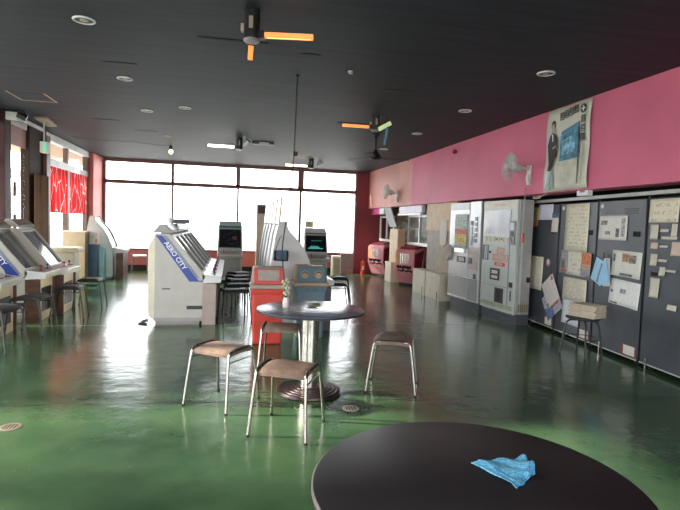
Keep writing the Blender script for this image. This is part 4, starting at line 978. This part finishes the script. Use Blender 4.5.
# clipboard hanging askew
p = pp(.72); nrm = Vector((PDIR.y, -PDIR.x))
def hang(name, label, cat, u, z, tilt, parts, off=.03):
    p = pp(u)+nrm*off; t = thing(name, label, cat, (p.x, p.y, z), PA)
    for i, (pn, x0, x1, z0, z1, dy, m, tl) in enumerate(parts):
        o = MB().box(x0, x1, dy-.003, dy+.003, z0, z1).build(pn, m, t); o.rotation_euler = (0, tl, 0)
    return t
t = hang('hanging_clipboard', 'bundle of printed leaflets hanging askew from a hook on the first panel', 'leaflets', .76, .86, 0,
     [('rear_leaflet', -.44, .00, -.56, -.20, .012, paper_mat('leaflet_rear', (0.58, 0.58, 0.62), rows=7, blocks=[(.0, .5, .0, .5, (.15, .22, .42)), (.5, .9, .3, .8, (.5, .16, .12))]), -.62),
      ('front_leaflet', -.32, .03, -.42, -.03, -.004, paper_mat('leaflet_front', (0.79, 0.72, 0.70), (.50, .40, .40), rows=14, dens=.45, blocks=[(.8, .95, .8, .95, (.55, .15, .12)), (.0, .12, .02, .2, (.25, .2, .2))]), -.62)])
MB().tube([(0, .0, -.03), (0, .0, .12)], .006, 6).build('hook', black, t)
t = hang('hanging_pamphlets', 'light blue pamphlets hanging from a hook left of the newspaper cuttings', 'pamphlets', 1.95, 1.17, 0,
     [('rear_pamphlet', -.14, .06, -.36, -.06, .014, sky_blue, .42), ('white_pamphlet', -.02, .12, -.36, -.02, .004, mat('grey_white_pamphlet', (.55, .57, .6), .7), -.10), ('front_pamphlet', -.16, .05, -.33, -.05, -.010, sky_blue, -.35)])
t.children[1].rotation_euler = (0, .35, 0)
MB().box(.02, .045, -.02, -.012, -.33, -.08).build('dark_spine', mat('grey_spine', (.25, .25, .27), .5), t, tf=RY(.35))
MB().tube([(0, 0, -.08), (0, .005, .05)], .009, 6).build('hook', black, t)
# items in the dark gap above the panels
t = thing('small_notice', 'small cream card with a picture above the first charcoal panel', 'card', (4.40, 6.95, 1.93), PA); MB().box(-.11, .11, -.01, 0, -.0, .09).build('card', cream, t); MB().box(-.06, .05, -.013, -.01, .02, .05).build('picture', mat('dark_red_picture', (.2, .05, .04), .5), t)
t = thing('clamp_lamp', 'white clamp spotlight above the second charcoal panel', 'spotlight', (4.28, 5.75, 1.93)); MB().box(-.03, .05, -.11, .10, -.02, .12).build('housing', offwhite, t, bevel=.012); MB().cyl((-.035, -.01, .04), (.0, -.01, .05), .045, n=20).build('lens', silver_dk, t)
tag(MB().tube([(4.30, 6.70, 1.95), (4.29, 6.5, 1.99), (4.28, 6.3, 2.0), (4.27, 6.1, 2.05)], .006, 6, 2).build('loose_cable', offwhite), 'thin pale cable in the dark gap above the charcoal panels', 'cable')

# ================================================================ PINK WALL: BANNER, FANS
t = front('hanging_banner', 'large pale hanging banner with a suited person and a blue cabinet on the pink wall', 'banner', (4.20, 6.02, 2.53))
bm_ = mat('pale_banner_cloth', (.58, .58, .48), .55, var=.07, nscale=2)
mb = MB(); n = 14; V = {}
for i in range(n+1):
    for j in range(n+1):
        V[i, j] = mb.bm.verts.new((-.44+.88*i/n, -.008-.010*math.sin(i*.9+j*.3)-.012*math.sin(j*.7), -.545+1.09*j/n+.02*(i/n)*(j == 0)))
for i in range(n):
    for j in range(n): mb.bm.faces.new((V[i, j], V[i+1, j], V[i+1, j+1], V[i, j+1]))
cl = mb.build('cloth', bm_, t, smooth=True, solid=.002)
YF = -.034
pr_black = mat('banner_black_print', (.022, .022, .028), .55, var=.05); pr_teal = mat('banner_blue_print', (.06, .22, .34), .5, var=.35, nscale=10); pr_pale = mat('banner_pale_print', (.30, .40, .40), .5, var=.2, nscale=5); skin = mat('banner_skin_print', (.42, .33, .27), .5)
def pp_(pts, name, m, y=YF): return MB().prism(pts, y-.001, y+.001, 'y').build(name, m, cl)
pp_([(-.33, .20), (-.37, .08), (-.35, -.05), (-.33, -.18), (-.36, -.26), (-.28, -.27), (-.24, -.18), (-.20, -.05), (-.17, .05), (-.17, .16), (-.22, .21), (-.28, .24)], 'suit_print', pr_black)
pp_([(-.30, .24), (-.30, .33), (-.285, .36), (-.25, .36), (-.235, .33), (-.235, .25), (-.26, .22)], 'face_print', skin)
pp_([(-.305, .31), (-.30, .375), (-.26, .40), (-.22, .375), (-.225, .29), (-.24, .345), (-.28, .355)], 'hair_print', pr_black, YF-.002)
pp_([(-.285, .22), (-.26, .21), (-.255, .12), (-.27, .12)], 'shirt_print', white, YF-.003)
pp_([(-.26, .04), (-.19, .06), (-.19, .035), (-.26, .02)], 'hand_print', skin, YF-.003)
pp_([(-.34, -.27), (-.24, -.27), (-.20, -.50), (-.25, -.52), (-.27, -.32), (-.30, -.52), (-.38, -.52)], 'trouser_print', pr_pale)
pp_([(-.10, .17), (.26, .27), (.26, -.14), (-.10, -.16)], 'cabinet_print', pr_teal)
pp_([(-.06, .10), (.20, .17), (.20, -.06), (-.06, -.09)], 'screen_print', mat('banner_light_blue_print', (.16, .38, .50), .5, var=.4, nscale=16), YF-.002)
pp_([(-.08, .22), (.28, .30), (.28, .275), (-.08, .175)], 'top_band_print', mat('banner_mid_blue_print', (.08, .20, .30), .5), YF-.002)
pp_([(-.14, -.18), (.26, -.16), (.26, -.46), (-.16, -.50)], 'lower_print', mat('banner_ivory_print', (.52, .52, .42), .5, var=.12, nscale=6))
def kbox(ch, x, z, s=.085, inv=False):
    MB().box(x-s/2, x+s/2, YF-.002, YF, z-s/2*1.15, z+s/2*1.15).build('print_box', pr_black, cl)
    MB().box(x-s/2+.008, x+s/2-.008, YF-.003, YF-.001, z-s/2*1.15+.008, z+s/2*1.15-.008).build('print_box', mat('banner_grey_print', (.30, .30, .27), .5), cl)
    text(ch, s*.95, pr_black, cl, T(x, YF-.004, z) @ RX(PI/2), 'print_character', .0005, 1, .002)
for k, ch in enumerate('昭凶知戦'): kbox(ch, -.085+.092*k, .42+.013*k)
MB().cyl((.33, YF, .44), (.33, YF-.003, .44), .055, n=28).build('print_disc', pr_black, cl); MB().box(.33-.035, .33+.035, YF-.005, YF-.003, .432, .448).box(.322, .338, YF-.005, YF-.003, .405, .475).build('print_cross', white, cl)
for k, ch in enumerate('日に国'): kbox(ch, .335, .315-.11*k, .08)
MB().box(.31, .335, YF-.001, YF, -.44, -.02).build('print_column', paper_mat('banner_small_print', (0.53, 0.54, 0.47), (.12, .14, .14), rows=16, dens=.6, cscale=3), cl)

def make_wallfan(label, loc, yaw):
    t = thing('wall_fan', label, 'wall fan', loc, 0, 'white wall fans')
    MB().box(-.03, .0, -.045, .045, -.22, .06).box(-.05, -.03, -.03, .03, -.18, -.08).build('wall_mount', fan_w, t, bevel=.008)
    MB().tube([(-.03, 0, .0), (-.12, .03, .02), (-.16, .05, .02)], .018, 10, 1).build('arm', fan_w, t, smooth=True)
    hd = bpy.data.objects.new('fan_head', None); 
    R_ = RZ(yaw) @ RY(-.12)
    tf = T(-.20, .08, .03) @ R_    # local +x is the blow direction
    MB().lathe([(0, -.10), (.05, -.10), (.065, -.05), (.065, .02), (.05, .04), (0, .04)], n=24).build('motor', fan_w, t, smooth=True, tf=tf @ RY(PI/2))
    g = MB()
    for rr, xx in ((.19, .10), (.185, .075), (.13, .125), (.07, .135)): g.tube([(xx, rr*math.cos(a*PI/16), rr*math.sin(a*PI/16)) for a in range(33)], .0035, 5)
    for a in range(36):
        th = a*PI/18; g.tube([(.135, .03*math.cos(th), .03*math.sin(th)), (.125, .12*math.cos(th), .12*math.sin(th)), (.10, .19*math.cos(th), .19*math.sin(th)), (.05, .165*math.cos(th), .165*math.sin(th)), (.03, .06*math.cos(th), .06*math.sin(th))], .002, 4)
    g.cyl((.13, 0, 0), (.142, 0, 0), .035, n=20)
    g.build('cage', fan_w, t, tf=tf)
    bl = MB()
    for k in range(4):
        th = k*PI/2
        pts = []
        for i in range(5):
            r = .03+.14*i/4; ww = .02+.06*math.sin(PI*(i+1)/6)
            pts.append((r, ww))
        v0 = []; v1 = []
        for r, ww in pts:
            for sgn, L_ in ((-1, v0), (1, v1)):
                y_ = r; z_ = ww*sgn*.7; x_ = .075+.02*sgn
                L_.append(bl.bm.verts.new((x_, y_*math.cos(th)-z_*math.sin(th), y_*math.sin(th)+z_*math.cos(th))))
        for i in range(4): bl.bm.faces.new((v0[i], v0[i+1], v1[i+1], v1[i]))
    bl.cyl((.04, 0, 0), (.10, 0, 0), .03, n=16)
    bl.build('blades', mat('pale_fan_blade', (.55, .60, .60), .3), t, tf=tf, solid=.002)
    return t
make_wallfan('white wall fan on the pink wall left of the hanging banner', (RXW, 6.86, 2.34), PI*.98)
make_wallfan('white wall fan on the salmon wall above the farther prize machine', (4.16, 12.85, 2.30), PI*1.0)
t = thing('alarm_bell', 'small round dark red fixture near the top of the pink wall', 'alarm', (RXW, 9.45, 2.93)); MB().sph((-.04, 0, 0), .045, n=16).build('knob', red_wall, t, smooth=True); MB().cyl((-.02, 0, 0), (0, 0, 0), .03, n=14).build('mount', black, t)

# ================================================================ CEILING THINGS
dl = thing('downlight', 'recessed round ceiling downlight nearest the top left corner', 'downlight', (-1.241, 4.806, H), group='round ceiling downlights')
MB().lathe([(.074, -.001), (.090, -.001), (.092, -.006), (.088, -.012), (.076, -.014), (.074, -.008)], n=40).build('rim', white_frame, dl, smooth=True)
MB().lathe([(0, -.002), (.075, -.002), (.075, -.004), (0, -.004)], n=32).build('reflector', recess_m, dl, smooth=True)
MB().sph((0, 0, -.006), .034, (1, 1, .3), 16).build('lamp', mat('frosted_lamp', (.40, .36, .30), .4), dl, smooth=True)
for x, y, lab in ((-1.264, 6.641, 'second downlight of the left-hand ceiling line'), (-1.296, 8.494, 'third downlight of the left-hand ceiling line'), (-.702, 8.054, 'downlight right of the left-hand line, above the middle cabinets'),
                  (3.153, 4.941, 'downlight nearest the pink wall and the camera'), (3.136, 6.814, 'second downlight along the pink wall'), (3.141, 8.737, 'third downlight along the pink wall'), (3.13, 10.74, 'fourth downlight along the pink wall'), (3.10, 12.60, 'farthest downlight along the pink wall'),
                  (-1.28, 10.9, 'farthest downlight of the left-hand ceiling line')):
    dup(dl, (x, y, H), None, lab)
t = thing('sensor_disc', 'tiny grey detector disc on the ceiling between the hanging cable and the orange lamp', 'detector', (1.214, 5.516, H)); MB().lathe([(0, -.03), (.02, -.03), (.035, -.01), (.035, 0), (0, 0)], n=20).build('disc', grey_tube, t, smooth=True)
t = thing('hatch', 'rectangular ceiling access hatch outlined in tan at the upper left', 'ceiling hatch', (-2.75, 8.10, H))
MB().box(-.22, .22, -.25, .25, -.004, -.001).build('door', M_ceil, t); tn = mat('tan_hatch_trim', (.45, .28, .20), .6)
MB().box(-.24, -.22, -.27, .27, -.008, 0).box(.22, .24, -.27, .27, -.008, 0).box(-.22, .22, .25, .27, -.008, 0).build('trim', tn, t)
# slim dark air slots
for k, (x, y, w) in enumerate(((-.02, 4.93, .32), (.72, 5.1, .10), (1.98, 6.1, .22), (-2.1, 9.5, .22), (-1.6, 10.4, .2), (.1, 11.4, .3), (1.85, 8.25, .22), (-1.2, 6.0, .18))):
    o = MB().prism([(-w, 0), (-w*.5, -.018), (w*.5, -.022), (w, 0), (w*.5, .015), (-w*.5, .015)], -.004, 0, 'z').build('air_slot', void); o.location = (x, y, H-.0)
    o.rotation_euler.z = -.03
    tag(o, 'thin dark slot in the ceiling boards, %s' % ['below the nearest orange lamp', 'right of the nearest orange lamp', 'left of the second orange lamp', 'left of the middle row', 'over the left back corner', 'before the back window', 'beside the second orange lamp', 'between the left-hand downlights'][k], 'ceiling slot', 'dark ceiling slots')

def make_lampfix(label, loc, rz, tubes, drop=.0):
    t = thing('ceiling_lamp', label, 'ceiling lamp', loc, rz)
    MB().cyl((0, 0, 0), (0, 0, -.22), .062, n=24).build('housing', black, t, smooth=True)
    MB().lathe([(0, -.24), (.055, -.238), (.066, -.225), (.066, -.218), (0, -.218)], n=28).build('bottom_cap', silver_dk, t, smooth=True)
    MB().box(-.015, .015, -.066, -.06, -.15, -.06).build('badge', cream, t); MB().box(-.085, -.06, -.02, .02, -.16, -.10).build('side_clip', cream, t)
    for ang, L_, tilt, m1, m2, r in tubes:
        tf = T(0, 0, -.18) @ RZ(ang) @ RY(tilt)
        MB().box(.05, .10, -.03, .03, -.03, .03, tf).build('socket', black, t, bevel=.004)
        o = MB().box(.10, .10+L_, -r, r, -r*.7, r*.7, tf).build('tube', m1, t, bevel=.006)
        if m2: MB().box(.12, .08+L_, -r*.35, r*.35, -r*.7-.002, -r*.7, tf).build('lit_core', m2, o)
    return t
make_lampfix('black ceiling lamp with a long glowing orange arm, nearest of the ceiling lamps', (.125, 4.22, H), math.radians(-10), [(0, .38, .0, glow_orange, glow_core, .026), (math.radians(100), .22, .30, glow_orange, None, .020)])
make_lampfix('black ceiling lamp with an orange arm pointing left above the black ceiling fan', (2.06, 7.55, H), 0, [(PI, .40, .0, glow_orange, None, .026)])
t = thing('spotlight', 'small green and blue lit spotlight beside the second orange ceiling lamp', 'spotlight', (2.16, 7.45, H-.02)); MB().cyl((-.07, 0, -.20), (.10, 0, -.10), .032, n=16).build('body', mat('pale_green_lens', (.55, .65, .40), .3, emit=(.6, .75, .35), es=.35, var=.1), t, smooth=True); MB().tube([(.05, 0, -.14), (.05, 0, -.25), (.02, 0, -.42)], .018, 8, 1).build('blue_cable', mat('blue_cover', (.10, .26, .42), .5), t, smooth=True); MB().cyl((.02, 0, 0), (.02, 0, -.14), .012, n=8).build('stem', black, t)
make_lampfix('ceiling lamp with a white tube pointing left, over the middle cabinet row', (.12, 10.55, H), 0, [(PI, .50, 0, glow_white, None, .03)])
t = make_lampfix('ceiling lamp with a warm tube pointing left in front of the back window', (1.95, 13.2, H), 0, [(PI, .55, 0, glow_warm, None, .03)])
# small spot heads beside the far lamps
for x, y, lab in ((.26, 10.5, 'small pale spotlight head beside the white-tube lamp'), (2.15, 13.1, 'small pale spotlight head beside the warm-tube lamp')):
    t = thing('spotlight', lab, 'spotlight', (x, y, H)); MB().cyl((0, 0, 0), (0, 0, -.06), .01, n=8).build('stem', black, t); MB().cyl((-.04, .03, -.14), (.04, -.03, -.06), .035, .05, n=16).build('head', silver, t, smooth=True)
# black ceiling fan
t = thing('ceiling_fan', 'black ceiling fan with thin blades hanging near the right wall', 'ceiling fan', (2.50, 9.1, H))
MB().lathe([(0, 0), (.06, 0), (.06, -.03), (.02, -.08), (0, -.08)], n=20).build('canopy', black, t, smooth=True); MB().cyl((0, 0, -.05), (0, 0, -.36), .013, n=10).build('rod', black, t)
MB().lathe([(0, -.28), (.03, -.28), (.045, -.32), (.10, -.38), (.11, -.42), (.08, -.45), (0, -.46)], n=28).build('motor', black, t, smooth=True)
for k in range(3):
    a = math.radians(4+120*k); tf = T(0, 0, -.42) @ RZ(a) @ RX(.2)
    MB().prism([(.08, -.02), (.2, -.05), (.62, -.065), (.64, -.05), (.64, .05), (.62, .065), (.2, .05), (.08, .02)], -.004, .004, 'z').build('blade', black, t, tf=tf)
t = thing('ceiling_vent', 'small dark ceiling fixture with a pale face right of the white-tube lamp', 'ceiling vent', (.60, 10.9, H)); MB().box(-.22, .22, -.07, .07, -.05, 0).build('housing', vend_grey, t, bevel=.006); MB().box(-.08, .12, -.075, -.07, -.045, -.01).build('face', silver, t)
t = thing('detector', 'small dark detector under the ceiling left of the warm-tube lamp', 'detector', (1.42, 12.2, H)); MB().lathe([(0, -.09), (.04, -.085), (.06, -.04), (.06, 0), (0, 0)], n=20).build('disc', vend_grey, t, smooth=True)
# hanging cable down to the curved cabinet
t = thing('hanging_cable', 'long black cable dropping from the ceiling to the curved cabinets behind the bins', 'cable', (0, 0, 0))
MB().tube([(.68, 5.834, H), (.675, 5.84, 2.6), (.68, 6.0, 2.0), (.665, 6.35, 1.6), (.66, 6.6, 1.35), (.645, 6.68, 1.15), (.655, 6.67, .92), (.70, 6.78, .68), (.72, 6.84, .5), (.74, 6.85, .35)], .007, 6, 2).build('cord', black, t, smooth=True); MB().cyl((.68, 5.834, H), (.68, 5.834, H-.03), .02, n=12).build('ceiling_rose', black, t)
# bare bulb
t = thing('light_bulb', 'bare lit bulb hanging from a black cord near the back left', 'light bulb', (-1.312, 11.868, H)); MB().tube([(0, 0, 0), (0, 0, -.06)], .006).cyl((0, 0, -.06), (0, 0, -.14), .03, n=14).build('socket', black, t); MB().sph((0, 0, -.185), .044, (1, 1, 1.15), 18).build('bulb', bulb_m, t, smooth=True)
MB().tube([(0, 0, -.05), (-.2, -.03, -.07), (-.8, -.1, -.03), (-1.4, -.1, -.05), (-1.9, -.2, -.02)], .005, 5, 2).build('cord', black, t)
# exit sign with its pole and ceiling plate
t = thing('exit_sign', 'small green and white exit sign hanging on a pole at the left window', 'exit sign', (-3.25, 10.05, 0))
MB().prism([(-.02, -.34), (.20, -.42), (.10, .42), (-.08, .48)], H-.03, H, 'z').build('ceiling_plate', cream, t); MB().cyl((.02, 0, 2.72), (.02, 0, H-.02), .014, n=8).build('pole', offwhite, t)
MB().box(-.02, .09, -.09, .09, 2.53, 2.72).build('case', beige_lt, t, bevel=.004); e = MB().box(.04, .085, -.094, -.09, 2.54, 2.71).build('sign_face', mat('green_exit_face', (.05, .45, .30), .4, emit=(.15, .75, .5), es=.5, var=0), t)
# camera and wiring on the near left post
t = thing('security_camera', 'black security camera under the ceiling at the left edge', 'camera', (-3.40, 9.22, H-.04)); MB().box(-.10, .06, -.05, .05, -.12, 0).build('mount_plate', offwhite, t); MB().cyl((.07, -.05, -.03), (.19, -.02, -.09), .05, n=16).build('body', black, t, smooth=True); MB().tube([(.0, -.02, .03), (.08, -.02, .02), (.15, -.02, .03), (.18, -.03, -.03)], .012, 6, 1).build('cable', black, t)
t = thing('curtain_rail', 'shiny white rail running along the ceiling over the left window', 'rail', (-3.50, 10.0, H-.05)); MB().box(-.03, .03, -.55, .80, -.03, .03).build('rail', offwhite, t, bevel=.008)
# red banners in the left window
t = tag(MB().box(LX+.005, LX+.009, 11.34, 12.70, 1.50, 2.45).build('window_banner', M_banner), 'red window banner with white branches, nearer of the two', 'banner', 'red window banners')
t = tag(MB().box(LX+.005, LX+.009, 12.88, 14.28, 1.50, 2.45).build('window_banner', M_banner), 'red window banner with white branches, farther one next to the corner column', 'banner', 'red window banners')
cur = MB(); pts = []
for k in range(25): pts.append((LX+.10+.02*math.sin(k*1.7), 10.45+.03*k))
for k in range(24): cur.quad([(*pts[k], .1), (*pts[k+1], .1), (*pts[k+1], 2.2), (*pts[k], 2.2)])
tag(cur.build('curtain', mat('brown_curtain_cloth', (.26, .15, .08), .8), solid=.004, smooth=True), 'brown curtain gathered on the dark post of the left window', 'curtain')
# floor drains
dr = thing('floor_drain', 'round metal floor drain at the left edge of the green floor', 'floor drain', (-1.445, 3.845, 0))
MB().lathe([(.052, .001), (.068, .001), (.068, .004), (.052, .004)], n=36).build('rim', ring_m, dr, smooth=True); MB().cyl((0, 0, .0005), (0, 0, .002), .053, n=28).build('cup', void, dr)
mb = MB()
for k in range(-2, 3): L_ = math.sqrt(max(0, .052**2-(k*.021)**2)); mb.box(k*.021-.005, k*.021+.005, -L_, L_, .002, .004)
mb.build('grate', ring_m, dr)
dup(dr, (.955, 3.93, 0), None, 'round floor drain just right of the pedestal table base')

# ================================================================ OUTSIDE THINGS
t = thing('outbuilding', 'pale building outside seen through the left glazing', 'building', (-12, 16, 0)); MB().box(-3, 1.0, -2, 14, -.12, 2.5).build('wall', mat('pale_render', (.62, .60, .52), .8), t); MB().box(-3.2, 1.6, -2.3, 14.3, 2.5, 2.75).build('roof', offwhite, t)
t = thing('canopy', 'white sloping canopy outside the left glazing', 'canopy', (-5.5, 15.0, 0)); MB().prism([(-1.0, 2.62), (.85, 2.42), (.85, 2.56), (-1.0, 2.95)], -1.6, 2.0, 'y').build('roof', offwhite, t, bevel=.02); MB().box(-.45, -.15, -1.63, -1.59, 2.62, 2.72).build('dark_vent', black, t)
MB().cyl((-.8, -1.4, 0), (-.8, -1.4, 2.7), .06, n=10).build('post', grey_tube, t); MB().cyl((.7, 1.8, 0), (.7, 1.8, 2.5), .06, n=10).build('post', grey_tube, t); t.location.z = -.12
t = thing('meter_box', 'pale blue-white box on a dark post outside the near left pane', 'box', (-5.15, 14.0, -.12)); MB().cyl((0, 0, 0), (0, 0, 2.35), .035, n=10).build('post', dark_brown, t); MB().box(-.12, .12, -.12, .0, 1.55, 2.0).build('case', offwhite, t, bevel=.01)

# unseen trees added outside the near left glazing to break up the low sun
leafm = mat('tree_leaf', (.06, .13, .04), .6); barkm = mat('tree_bark', (.12, .08, .05), .9)
def tree(label, x, y, h, r, n, seed):
    rnd = random.Random(seed)
    t = thing('tree', label, 'tree', (x, y, -.12), 0, 'unseen trees added outside the near left glazing')
    MB().cyl((0, 0, 0), (.1, .05, h*.55), .11, .06, 10).tube([(.08, .04, h*.5), (.5, .3, h*.8)], .035, 6).tube([(.08, .04, h*.45), (-.4, -.3, h*.8)], .035, 6).build('trunk', barkm, t, smooth=True)
    mb = MB()
    for k in range(n):
        while True:
            p = Vector((rnd.uniform(-1, 1), rnd.uniform(-1, 1), rnd.uniform(-1, 1)))
            if p.length < 1: break
        p = Vector((p.x*r, p.y*r, h*.72+p.z*r*.75)); a = rnd.uniform(.10, .2)
        q = Euler((rnd.uniform(0, 6), rnd.uniform(0, 6), rnd.uniform(0, 6))).to_matrix()
        mb.quad([p+q @ Vector(v) for v in ((-a, 0, 0), (0, -a*.45, 0), (a, 0, 0), (0, a*.45, 0))])
    mb.build('foliage', leafm, t)
tree('unseen leafy tree added to break up the sun outside the near left glazing, closest to the entrance end', -9.0, 3.6, 5.4, 1.9, 420, 1)
tree('unseen leafy tree added to break up the sun outside the near left glazing, middle of the three', -9.9, 7.6, 5.4, 1.75, 1500, 2)
tree('unseen leafy tree added to break up the sun outside the near left glazing, farthest of the three', -8.2, 11.3, 4.8, 1.5, 1100, 3)
